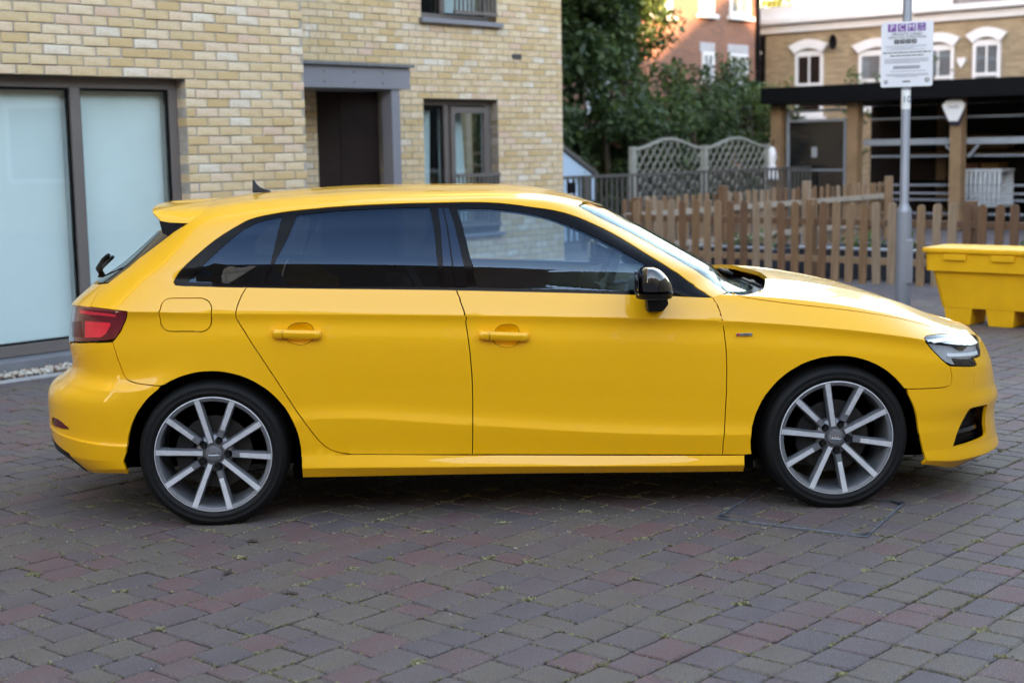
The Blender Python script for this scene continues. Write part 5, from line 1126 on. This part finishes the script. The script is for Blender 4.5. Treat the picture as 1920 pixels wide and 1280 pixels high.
# door handle cups and handles
def cup(loop, parent, flip):
    A = np.array(densify(loop)); c = A.mean(0); V = []; rings = 6; n = len(A)
    for r in range(rings + 1):
        u = r / rings; Bp = c + (A - c) * (1 - u * .98); d = .019 * (1 - (1 - u) ** 2.2) + .0005
        p = S(Bp[:, 0], Bp[:, 1]); V.append(p - N(Bp[:, 0], Bp[:, 1]) * d)
    V = np.vstack(V); V = V * [1, -1, 1] if flip else V
    f = [(r * n + i, r * n + (i + 1) % n, (r + 1) * n + (i + 1) % n, (r + 1) * n + i) for r in range(rings) for i in range(n)]
    sgn = area([tuple(x) for x in A]) > 0
    if sgn == flip: f = [q_[::-1] for q_ in f]
    link('handle_recess', mesh('handle_recess', V, f, True), M_PAINT, parent)
def handle(x0, x1, zc, tilt, parent, flip, lock=False):
    sy = -1 if not flip else 1; yb = .889; o = []
    n = 16; secs = []
    for i in range(n + 1):
        u = i / n; x = x0 + (x1 - x0) * u; z = zc + tilt * (u - .5); e = min(1, min(u, 1 - u) * 9 + .35); e = math.sin(e * math.pi / 2)
        h = .0175 * (.55 + .45 * e); out = yb + .012 + .020 * e; inn = yb + (.010 if .12 < u < .88 else -.006)
        secs.append([(x, sy * inn, z - h), (x, sy * (out - .006), z - h), (x, sy * out, z - h * .45), (x, sy * (out + .001), z + h * .35), (x, sy * (out - .007), z + h), (x, sy * inn, z + h)])
    m = MB(); k = len(secs[0]); m.v = [p for s_ in secs for p in s_]
    for i in range(n):
        for j in range(k): m.f.append((i * k + j, i * k + (j + 1) % k, (i + 1) * k + (j + 1) % k, (i + 1) * k + j))
    m.f += [tuple(range(k)), tuple(n * k + j for j in range(k))[::-1]]
    h_ = m.build('door_handle', M_PAINT, parent, smooth=True)
    MB().box(x0 + .0425, x0 + .0435, min(sy * .905, sy * .923), max(sy * .905, sy * .923), zc - .018, zc + .018).build('handle_joint', M_TRIM, parent)
    if lock: MB().lathe([(0, -.0025), (.0085, -.0025), (.0095, 0)], 16, c=(x0 + .024, sy * .9165, zc + .001)).build('key_lock', M_CHROME, parent, smooth=True)
for flip, d1, d2 in ((False, dr[0], df[0]), (True, dr[1], df[1])):
    cup(F['handle_r'], d1, flip); cup(F['handle_f'], d2, flip)
    handle(-1.055, -.855, .812, -.010, d1, flip); handle(-.198, .009, .784, -.012, d2, flip, not flip)
# --- side glazing
pq, prr, pf = F['pane_q'], F['pane_r'], F['pane_f']
trim = put('window_trim', F['win'], M_TRIM, sym='copy', holes=[pq, prr, pf], gap=.0005, depth=.02, off=-.003)
a = panel(pq, gap=-.002, off=-.0055, skirt=False)
for k, pz in enumerate((a, mirrored(*a))): link('quarter_window', pmesh('quarter_window', [pz]), M_TINT, car)
a = panel(prr, gap=-.002, off=-.0055, skirt=False)
for d_, pz in zip(dr, (a, mirrored(*a))): link('window', pmesh('window', [pz]), M_TINT, d_)
a = panel(pf, gap=-.002, off=-.0055, skirt=False)
for d_, pz in zip(df, (a, mirrored(*a))): link('window', pmesh('window', [pz]), M_CLEAR, d_)
gb = F['gap_b']                                         # gloss pillar covers either side of the door gap
def strip(o0, o1, p0, p1):          # a band beside the gap: offsets at the top (0) and the bottom (1)
    u = np.linspace(0, 1, len(gb)); t_ = [min(1.122, max(.808, p[1])) for p in gb]
    return [(p[0] + lerp(o0, o1, k), q_) for p, q_, k in zip(gb, t_, u)] + [(p[0] + lerp(p0, p1, k), q_) for p, q_, k in zip(gb[::-1], t_[::-1], u[::-1])]
M_PILL = glass('pillar_gloss', (.0, .0, .0), .8, .02, (.40, .62, 1.))  # opaque black; its sky reflection is coloured blue in the material
put('pillar_cover', strip(-.034, -.050, -.0035, -.0035), M_PILL, sym='copy', gap=.0005, off=-.0015, depth=.003)
put('pillar_cover', strip(.0035, .0035, .040, .058), M_PILL, sym='copy', gap=.0005, off=-.0015, depth=.003)
# --- windscreen, cowl and wipers
put('windscreen', F['wscreen'], M_SCREEN, gap=.003, depth=.006)
V = []; ns = 40
for i in range(ns + 1):
    u = -1 + 2 * i / ns; y = .80 * u; xr_ = 1.03 - .30 * abs(u) ** 3; xf_ = 1.22 - .22 * abs(u) ** 2.5
    V += [(xr_ - .08, y, .885 + .01 * (1 - u * u)), (xf_ + .03, y, .880 + .008 * (1 - u * u))]
link('cowl_panel', mesh('cowl_panel', V, [(2 * i, 2 * i + 1, 2 * i + 3, 2 * i + 2) for i in range(ns)], True), M_PLAS, car)
for y0, y1 in ((-.05, -.62), (.55, .02)):
    m = MB(); m.tube([(1.12, y0, .905), (1.07, (y0 + y1) / 2, .935), (1.035, y1, .945)], [.012, .009, .006], 8); m.tube([(1.075, y0 - .05, .926), (1.035, y1 - .06, .945)], .008, 6); m.build('wiper', M_PLAS, car, smooth='all')
# --- roof spoiler, aerial, rear wiper
C = np.array(F['spedge']); nb_ = 10                     # seam up the pillar (first points), then across the roof
Cd = []
for i in range(len(C) - 1): Cd += [C[i] + (C[i + 1] - C[i]) * k / 4 for k in range(4)]
Cd = np.array(Cd + [C[-1]]); P = S(Cd[:, 0], Cd[:, 1]); P[-1, 1] = 0; nsm = 4 * (len(C) - 4)
half = []
for i in range(len(P)):
    if i <= nsm: w_ = i / nsm; T0 = Vector((-1.525, -.685, 1.276)).lerp(Vector((-1.572, -.645, 1.318)), w_); U0 = Vector((-1.47, -.66, 1.268)).lerp(Vector((-1.53, -.62, 1.292)), w_)
    else:
        w_ = (i - nsm) / (len(P) - 1 - nsm); y_ = -.645 * (1 - w_); k_ = 1 - (y_ / .645) ** 2
        T0 = Vector((-1.572 - .066 * k_, y_, 1.318 + .020 * k_)); U0 = T0 + Vector((.05, 0, -.030))
    c0 = Vector(P[i]); row_ = [c0 + Vector((.012, 0, -.014 if i > nsm else 0)) , c0]
    for u in (.2, .4, .6, .8, .93, 1.):
        p = c0.lerp(T0, u); p += Vector((0, 0, .010)) * math.sin(u * math.pi) * max(0, (i - nsm * .7) / (len(P) - nsm * .7)) ** .4 if i > nsm * .7 else Vector(); row_.append(p)
    row_ += [T0 + Vector((.004, 0, -.010)), T0.lerp(U0, .5) + Vector((0, 0, -.008)), U0, U0.lerp(c0, .75) + Vector((0, .03, -.03))]
    half.append(row_)
prof_n = len(half[0]); full = half + [[Vector((p.x, -p.y, p.z)) for p in r] for r in half[::-1][1:]]
V = [tuple(p) for r in full for p in r]
f = [(i * prof_n + j, i * prof_n + j + 1, (i + 1) * prof_n + j + 1, (i + 1) * prof_n + j) for i in range(len(full) - 1) for j in range(prof_n - 1)]
spo = MB().add(V, f).build('roof_spoiler', M_PAINT, car, smooth=True)
for sg_ in (-1, 1):
    m = MB(); m.prism([(-1.535, 1.283), (-1.43, 1.262), (-1.495, 1.218), (-1.525, 1.228)], sg_ * .705, sg_ * .50, lambda p, q_, r: (p, r - sg_ * max(0, (1.30 - q_)) * .15, q_)); m.build('spoiler_blade', M_GLOSS, spo)
m = MB(); pf_ = [(-1.226, 1.374), (-1.226, 1.40), (-1.226, 1.432), (-1.219, 1.435), (-1.206, 1.413), (-1.190, 1.398), (-1.165, 1.388), (-1.143, 1.381), (-1.140, 1.374)]
nn = len(pf_); V = []
for sgn, wd in ((-1, 1), (1, 1)):
    for x, z in pf_: V.append((x, sgn * (.022 * (1 - (z - 1.374) / .064) ** .8 + .003), z))
m.add(V, [tuple(range(nn)), tuple(range(2 * nn - 1, nn - 1, -1))] + [(i, i + nn, (i + 1) % nn + nn, (i + 1) % nn) for i in range(nn)]); m.build('roof_aerial', M_PLAS, car, smooth=True, bevel=.002)
m = MB(); m.tube([(-1.945, -.02, 1.0), (-1.952, -.03, 1.035), (-1.90, -.16, 1.082), (-1.855, -.26, 1.112)], [.020, .018, .014, .010], 8); m.tube([(-1.915, -.12, 1.05), (-1.80, -.42, 1.115)], .008, 6); m.build('rear_wiper', M_PLAS, tg, smooth='all')
# --- front lights, intakes, grille
hl = put('headlight', F['headlight'], M_LENS, sym='copy', front=True, gap=.0035, depth=.004)
hA = F['headlight']
for k, h_ in enumerate(hl):
    def sub(name, loop, mat, off, **kw):
        p = panel(loop, front=True, off=off, **kw); p = p if k == 0 else mirrored(*p); return link(name, pmesh(name, [p]), mat, h_)
    sub('housing', hA, M_SILVER, -.016, gap=.004, skirt=False)
    inner = inset(densify(hA), .0075, True)
    sub('seal', hA, M_TRIM, -.002, gap=.0015, depth=.016, holes=[inner])
    M_FROST = M_FROST if k else plain('frosted_light_guide', (.85, .87, .9), .3)
    sub('projector_lens', F['hl_proj'], M_GLOSS, -.0125, gap=0, depth=.003); sub('light_blade', F['hl_blade'], M_FROST, -.010, gap=0, depth=.005); sub('dark_bezel', F['hl_low'], M_PLAS, -.0125, gap=0, depth=.003); sub('light_guide', F['hl_top'], M_FROST, -.010, gap=0, depth=.005)
for k in range(2):
    p = panel(F['intake'], front=True, off=-.055, gap=-.01, skirt=False); p = p if k == 0 else mirrored(*p); gi = link('intake_grille', pmesh('intake_grille', [p]), M_PLAS, bf)
    p = panel(F['in_blade'], front=True, off=-.03, gap=0, depth=.02); p = p if k == 0 else mirrored(*p); link('intake_blade', pmesh('intake_blade', [p]), M_GLOSS, bf)
    # honeycomb mesh inside the intake
    A = np.array(F['intake']); lo, hi = A.min(0), A.max(0); m = MB()
    cs = np.array([(s_ + (.009 if i % 2 else 0), t_) for i, t_ in enumerate(np.arange(lo[1], hi[1], .0165)) for s_ in np.arange(lo[0], hi[0], .018)])
    cs = cs[inside(cs, F['intake'])]; cs = cs[cs[:, 0] < 1.99]
    P0 = S(cs[:, 0], cs[:, 1], True); n0 = N(cs[:, 0], cs[:, 1], True); ds = S(cs[:, 0] + .004, cs[:, 1], True) - P0; ds /= np.linalg.norm(ds, axis=1)[:, None]; dt = np.cross(n0, ds); c0 = P0 - n0 * .042
    for i in range(len(cs)):
        vv = [c0[i] + (ds[i] * math.cos(a_) + dt[i] * math.sin(a_)) * r_ for r_ in (.0085, .0062) for a_ in [math.pi / 6 + math.pi / 3 * j for j in range(6)]]
        vv = [(x, y if k == 0 else -y, z) for x, y, z in vv]
        m.add(vv, [(j, (j + 1) % 6, 6 + (j + 1) % 6, 6 + j) for j in range(6)])
    tag(m.build('honeycomb', M_TRIM, gi, fix=False), kind='stuff')
gl = [(1.80, .66), (1.80, .72), (1.84, .775), (2.0, .775), (2.0, .16), (1.86, .16), (1.80, .30)]
put('front_grille', gl, M_TRIM, front=True, gap=0, off=.004, depth=.01)
put('washer_cover', F['washer'], M_PAINT, sym='copy', front=True, gap=.0, off=.0006, depth=.004)
# four rings on the grille, plain plate
for j in range(4):
    m = MB(); cy_ = -.105 + .07 * j; m.tube([(2.222, cy_ + .047 * math.cos(a_), .505 + .047 * math.sin(a_)) for a_ in [2 * math.pi * i / 24 for i in range(25)]], .006, 6); m.build('emblem_ring', M_CHROME, car, smooth='all')
# --- rear lights
tl = put('tail_light', F['taillight'], M_REDL, sym='copy', gap=.003, off=.001)
for k, t_o in enumerate(tl):
    for nm, lp_, mt, of in (('light_strip', F['tl_strip'], M_REDB, .0022), ('light_block', F['tl_block'], M_REDB, .0022), ('dark_lens', F['tl_low'], M_DRED, .0022)):
        p = panel(lp_, off=of, gap=0, depth=.002); p = p if k == 0 else mirrored(*p); link(nm, pmesh(nm, [p]), mt, t_o)
for k in range(2):
    p = panel(F['reflector'], off=-.004, gap=.001); p = p if k == 0 else mirrored(*p); link('reflector', pmesh('reflector', [p]), M_DRED, br)
# --- badge on the wing
o = MB().box(.887, .955, -.8935, -.889, .7595, .7705).build('badge', M_CHROME, fn[0], bevel=.001)
Mx = Matrix.Rotation(math.pi / 2, 4, 'X') @ Matrix.Shear('XY', 4, (0, 0)); Mx.translation = (.898, -.8942, .765)
M_BRED = plain('badge_red', (.55, .01, .012), .3)
MB().add([(.8885, -.8945, .7605), (.9005, -.8945, .7605), (.9045, -.8945, .7695), (.8925, -.8945, .7695)], [(0, 1, 2, 3)]).build('badge_red_block', M_BRED, o, fix=False)
text_mesh('lettering', 'S', .011, M_CHROME, o, Mx.copy() @ Matrix.Translation((-.0015, 0, .0006)), ext=.0003)
Mx.translation = (.929, -.8940, .765); text_mesh('lettering', 'line', .013, M_PLAS, o, Mx, ext=.0004)
# --- door mirrors
def mirror(flip):
    sy = 1 if flip else -1; root = df[1] if flip else df[0]
    def shell(name, z0, z1, mat, grow=0.):
        V = []; nu, nv = 28, 14
        for j in range(nv + 1):
            v = j / nv; z = lerp(z0, z1, v)
            zz = (z - .945) / (1.068 - .945)                       # 0 bottom .. 1 top
            half = .079 * math.sqrt(max(.03, 1 - (max(0, zz - .22) / .80) ** 2)) * (.93 + .07 * min(1, zz * 6 + .2)); xc = .522 - .026 * max(0, zz - .15) ** 1.3
            wy = .105 * (1 - max(0, zz - .45) ** 2.2 * .85) * (.86 + .14 * min(1, max(0, zz) * 5)); yc = .995
            if v in (0., 1.): half *= .9 if v == 0 else .86; wy *= .9 if v == 0 else .86
            for i in range(nu):
                a_ = 2 * math.pi * i / nu; ca, sa = math.cos(a_), math.sin(a_); e = 2 / 2.25
                x = xc + (half + grow) * math.copysign(abs(ca) ** e, ca) * (1.0 if ca > 0 else .94); y = yc + (wy + grow) * math.copysign(abs(sa) ** e, sa)
                V.append((x, sy * y, z))
        m = MB(); m.add(V, [(j * nu + i, j * nu + (i + 1) % nu, (j + 1) * nu + (i + 1) % nu, (j + 1) * nu + i) for j in range(nv) for i in range(nu)] + [tuple(range(nu))[::-1], tuple(nv * nu + i for i in range(nu))])
        return m.build(name, mat, root, smooth=True)
    shell('mirror_cap', .966, 1.0665, M_GLOSS); shell('mirror_base', .938, .9645, M_PLAS, .0015)
    m = MB(); yy = lambda y: sy * y
    sec = [[(.508, .870), (.572, .870), (.598, .900), (.590, .942), (.500, .942)], [(.506, .872), (.566, .872), (.592, .902), (.584, .942), (.500, .942)]]
    V = [(x, yy(.868), z) for x, z in sec[0]] + [(x, yy(.955), z + .004) for x, z in sec[1]]
    m.add(V, [(0, 1, 2, 3, 4), (9, 8, 7, 6, 5)] + [(i, i + 5, (i + 1) % 5 + 5, (i + 1) % 5) for i in range(5)]); m.build('mirror_stalk', M_PLAS, root, bevel=.006, smooth=True)
    MB().add([(.4515, yy(.915), .958), (.4515, yy(1.075), .958), (.4535, yy(1.07), 1.045), (.4535, yy(.93), 1.045)], [(0, 1, 2, 3)]).build('mirror_glass', M_CHROME, root, fix=False)
mirror(False); mirror(True)
# --- underside, arches, interior
m = MB(); m.box(-1.0, .98, -.80, .80, .175, .235); m.box(-1.95, -1.0, -.58, .58, .20, .30); m.box(.98, 2.05, -.58, .58, .16, .30); m.build('underbody', M_LINER, car)
for sx in (-1.322, 1.318):
    for sg_ in (-1, 1):
        V = []; n = 30
        for i in range(n + 1):
            a_ = math.radians(-7 + 194 * i / n); c, s_ = math.cos(a_), math.sin(a_); R_ = .368
            V += [(sx + R_ * c, sg_ * .862, max(.16, .298 + R_ * s_)), (sx + R_ * 1.01 * c, sg_ * .50, max(.16, .298 + R_ * s_))]
        k = len(V); V += [(sx, sg_ * .50, .298)]
        f = [(2 * i, 2 * i + 1, 2 * i + 3, 2 * i + 2) for i in range(n)] + [(2 * i + 1, k, 2 * i + 3) for i in range(n)]
        MB().add(V, f).build('wheel_arch_liner', M_LINER, car, fix=False)
def trimwall(sgn):
    s_ = np.linspace(-.60, .62, 40); t_ = np.linspace(.10, .795, 14); g = np.stack(np.meshgrid(s_, t_, indexing='ij'), -1).reshape(-1, 2)
    P = S(g[:, 0], g[:, 1]) - N(g[:, 0], g[:, 1]) * .045; P = P * [1, sgn * -1, 1]
    return link('door_lining', mesh('door_lining', P, [(i * 14 + j, (i + 1) * 14 + j, (i + 1) * 14 + j + 1, i * 14 + j + 1) for i in range(39) for j in range(13)], True), M_DARKIN, car)
trimwall(1); trimwall(-1)
m = MB(); V = []
for y in (-.70, -.35, 0, .35, .70):
    k = 1 - (y / .9) ** 2 * .25
    V += [(1.08, y, .87), (.80 * k + .12, y, .935), (.50 * k + .1, y, .955), (.40, y, .935), (.36, y, .86), (.42, y, .70), (.55, y, .45)]
m.add(V, [(i * 7 + j, i * 7 + j + 1, (i + 1) * 7 + j + 1, (i + 1) * 7 + j) for i in range(4) for j in range(6)]); m.build('dashboard', M_DARKIN, car, smooth='all', fix=False)
m = MB(); cxs, cys, czs = .375, -.36, .93; tl_ = math.radians(24); ux = Vector((0, 1, 0)); uz = Vector((math.sin(tl_), 0, math.cos(tl_)))
m.tube([Vector((cxs, cys, czs)) + (ux * math.cos(a_) + uz * math.sin(a_)) * .175 for a_ in [2 * math.pi * i / 32 for i in range(33)]], .016, 8, False)
for a_ in (0, math.pi, -math.pi / 2): m.bar(Vector((cxs + .01, cys, czs)), Vector((cxs, cys, czs)) + (ux * math.cos(a_) + uz * math.sin(a_)) * .17, .04, .015)
m.tube([(cxs + .02, cys, czs), (.55, cys, .88)], .05, 10); m.build('steering_wheel', M_DARKIN, car, smooth=True)
def seat(x, y, wd, head=True):
    st_ = empty('seat', (x, y, 0)); st_.parent = car
    MB().box(-.02, .48, -wd / 2, wd / 2, .36, .50).build('seat_cushion', M_SEAT, st_, bevel=.04, smooth=True)
    m = MB(); m.add([(-.02, -wd / 2, .48), (.10, -wd / 2, .48), (-.18, -wd * .45, 1.0), (-.27, -wd * .45, 1.0), (-.02, wd / 2, .48), (.10, wd / 2, .48), (-.18, wd * .45, 1.0), (-.27, wd * .45, 1.0)], [(0, 1, 2, 3), (7, 6, 5, 4), (0, 4, 5, 1), (1, 5, 6, 2), (2, 6, 7, 3), (3, 7, 4, 0)]); m.build('seat_back', M_SEAT, st_, bevel=.03, smooth=True)
    MB().box(-.31, -.22, -.12, .12, 1.03, 1.19).build('headrest', M_SEAT, st_, bevel=.03, smooth=True)
seat(-.34, -.37, .50); seat(-.34, .37, .50); seat(-1.02, 0, 1.25)
MB().box(.47, .50, -.11, .11, 1.175, 1.235).build('rear_view_mirror', M_DARKIN, car, bevel=.01)
m = MB(); V = []
g_s = np.linspace(-1.15, 1.02, 40); g_t = np.linspace(1.16, TMAX, 10); gg = np.stack(np.meshgrid(g_s, g_t, indexing='ij'), -1).reshape(-1, 2)
Pn = S(gg[:, 0], gg[:, 1]) - N(gg[:, 0], gg[:, 1]) * .035
V = np.vstack([Pn, Pn * [1, -1, 1]]); f = [(k * 400 + i * 10 + j, k * 400 + (i + 1) * 10 + j, k * 400 + (i + 1) * 10 + j + 1, k * 400 + i * 10 + j + 1) for k in range(2) for i in range(39) for j in range(9)]
link('headlining', mesh('headlining', V, f, True), plain('grey_headlining', (.10, .10, .10), .9), car)
# --- wheels
M_MACH = plain('machined_alloy', (.58, .59, .62), .36, .30, .10, 40); M_ALLOY = plain('grey_alloy', (.16, .165, .18), .38, .40, .18, 20)
M_DISC = plain('brake_disc', (.035, .033, .032), .5, .6, .2, 30)
RT = .3145
def wheel_parts(side):
    """meshes with the axle along y, outer face at negative y"""
    out = []
    tp = [(.247, -.098), (.250, -.106), (.260, -.1120), (.2625, -.1138), (.2655, -.1138), (.2675, -.1128), (.280, -.1138), (.2835, -.1150), (.2865, -.1148), (.2885, -.1128), (.296, -.109), (.306, -.099), (.3115, -.086), (RT, -.070)]
    gro = []
    for y in (-.055, -.018, .018, .055): gro += [(RT, y - .007), (RT - .007, y - .005), (RT - .007, y + .005), (RT, y + .007)]
    tp = tp + gro + [(r, -y) for r, y in tp[::-1]]
    m = MB().lathe(tp, 96); out.append(('tyre', m, M_RUB, True, 0))
    m = MB().lathe([(.247, -.098), (.2455, -.1055), (.242, -.1068), (.2285, -.1025), (.2250, -.0960), (.2235, -.085), (.222, -.02), (.222, .09), (.247, .1)], 96); out.append(('rim', m, M_ALLOY, True, 0))
    m = MB().lathe([(.2466, -.1056), (.2455, -.1068), (.2438, -.1074), (.2425, -.1072)], 96); out.append(('rim_lip', m, M_MACH, True, 0))
    m = MB()   # spokes: bodies
    mf = MB()
    for i in range(10):
        a_ = math.radians(36 * i + 68.5); ca, sa = math.cos(a_), math.sin(a_)
        def P(r, w_, y): return (r * ca - w_ * sa, y, r * sa + w_ * ca)
        yf0, yf1 = -.086, -.1045
        rows_ = [(.046 if i % 2 else .076, .0105, yf0 if i % 2 else -.0895), (.12, .0102, -.0935), (.20, .0113, -.1010), (.236, .0123, yf1)]
        V = []
        for r, w_, y in rows_: V += [P(r, -w_, y), P(r, w_, y), P(r, w_ + .006, y + .014), P(r, w_ + .004, y + .042), P(r, -w_ - .004, y + .042), P(r, -w_ - .006, y + .014)]
        m.add(V, [(j * 6 + k_, j * 6 + (k_ + 1) % 6, (j + 1) * 6 + (k_ + 1) % 6, (j + 1) * 6 + k_) for j in range(3) for k_ in range(6)] + [(0, 1, 2, 3, 4, 5), (23, 22, 21, 20, 19, 18)])
        V = []
        st0 = .048 if i % 2 else .080
        for r, w_, y in [(st0, .0106, -.0873), (.12, .0102, -.0945), (.20, .0113, -.1020), (.2405, .0122, -.1078)]: V += [P(r, -w_ + .0006, y), P(r, w_ - .0006, y)]
        mf.add(V, [(2 * j, 2 * j + 1, 2 * j + 3, 2 * j + 2) for j in range(3)])
    out.append(('spokes', m, M_ALLOY, False, 0)); out.append(('spoke_face', mf, M_MACH, False, 0))
    m = MB().lathe([(.0, -.074), (.040, -.0765), (.066, -.0745), (.078, -.064), (.083, -.03), (.083, .02)], 40); out.append(('hub', m, M_ALLOY, True, 0))
    m = MB().lathe([(0, -.0905), (.028, -.0900), (.033, -.0885), (.0355, -.084), (.036, -.07)], 40); out.append(('centre_cap', m, M_ALLOY, True, 0))
    for i in range(5):
        a_ = math.radians(72 * i + 68.5); m = MB().lathe([(0, -.0865), (.0055, -.087), (.006, -.091), (.0105, -.0915), (.0118, -.088), (.0118, -.06)], 12, c=(.0565 * math.cos(a_), 0, .0565 * math.sin(a_))); out.append(('wheel_bolt', m, M_PLAS, False, 0))
        m2 = MB().lathe([(.0125, -.0775), (.0150, -.0775), (.0170, -.0735)], 20, c=(.0565 * math.cos(a_), 0, .0565 * math.sin(a_))); out.append(('bolt_seat', m2, M_LINER, True, 0))
    for j in range(4):
        m = MB(); c_ = -.0165 + .011 * j; m.tube([(c_ + .0068 * math.cos(t), -.0913, .0068 * math.sin(t)) for t in [2 * math.pi * i / 20 for i in range(21)]], .0010, 5, False); out.append(('emblem_ring', m, M_CHROME, True, 0))
    return out
proto = wheel_parts(0)
PM = []
for nm, m, mt, sm, _ in proto:
    me = m.me(nm, smooth=sm, fix=True); me.materials.append(mt); PM.append((nm, me))
for wx in (-1.3255, 1.3255):
    for sgn in (-1, 1):
        turn = {(-1.3255, -1): 0., (1.3255, -1): math.radians(4.7), (-1.3255, 1): .4, (1.3255, 1): .9}[(wx, sgn)]
        wl = empty('wheel', (wx, sgn * .762, .305), 0); wl.parent = car
        if sgn > 0: wl.rotation_euler = (0, 0, math.pi)
        for nm, me in PM:
            me2 = me
            if nm == 'tyre':                                     # tread pressed flat on the ground
                me2 = me.copy()
                for v in me2.vertices:
                    if v.co.z < -.3042: v.co.z = -.3042; v.co.y *= 1.012
            o = bpy.data.objects.new(nm, me2); COL.objects.link(o); o.parent = wl
            if nm != 'tyre': o.rotation_euler = (0, turn, 0)
        MB().lathe([(.0, .0), (.07, -.005), (.075, .0), (.155, .0), (.155, .022), (0, .022)], 48, c=(0, -.035, 0)).build('brake_disc', M_DISC, wl, smooth=True)
        m = MB(); V = []
        for a_ in range(150, 215, 8):
            c, s_ = math.cos(math.radians(a_)), math.sin(math.radians(a_)); V += [(.095 * c, -.058, .095 * s_), (.165 * c, -.058, .165 * s_), (.165 * c, .0, .165 * s_), (.095 * c, .0, .095 * s_)]
        n_ = len(V) // 4; m.add(V, [(4 * i + j, 4 * i + (j + 1) % 4, 4 * i + 4 + (j + 1) % 4, 4 * i + 4 + j) for i in range(n_ - 1) for j in range(4)] + [(0, 1, 2, 3), tuple(4 * (n_ - 1) + j for j in (3, 2, 1, 0))]); m.build('brake_caliper', M_PLAS, wl)
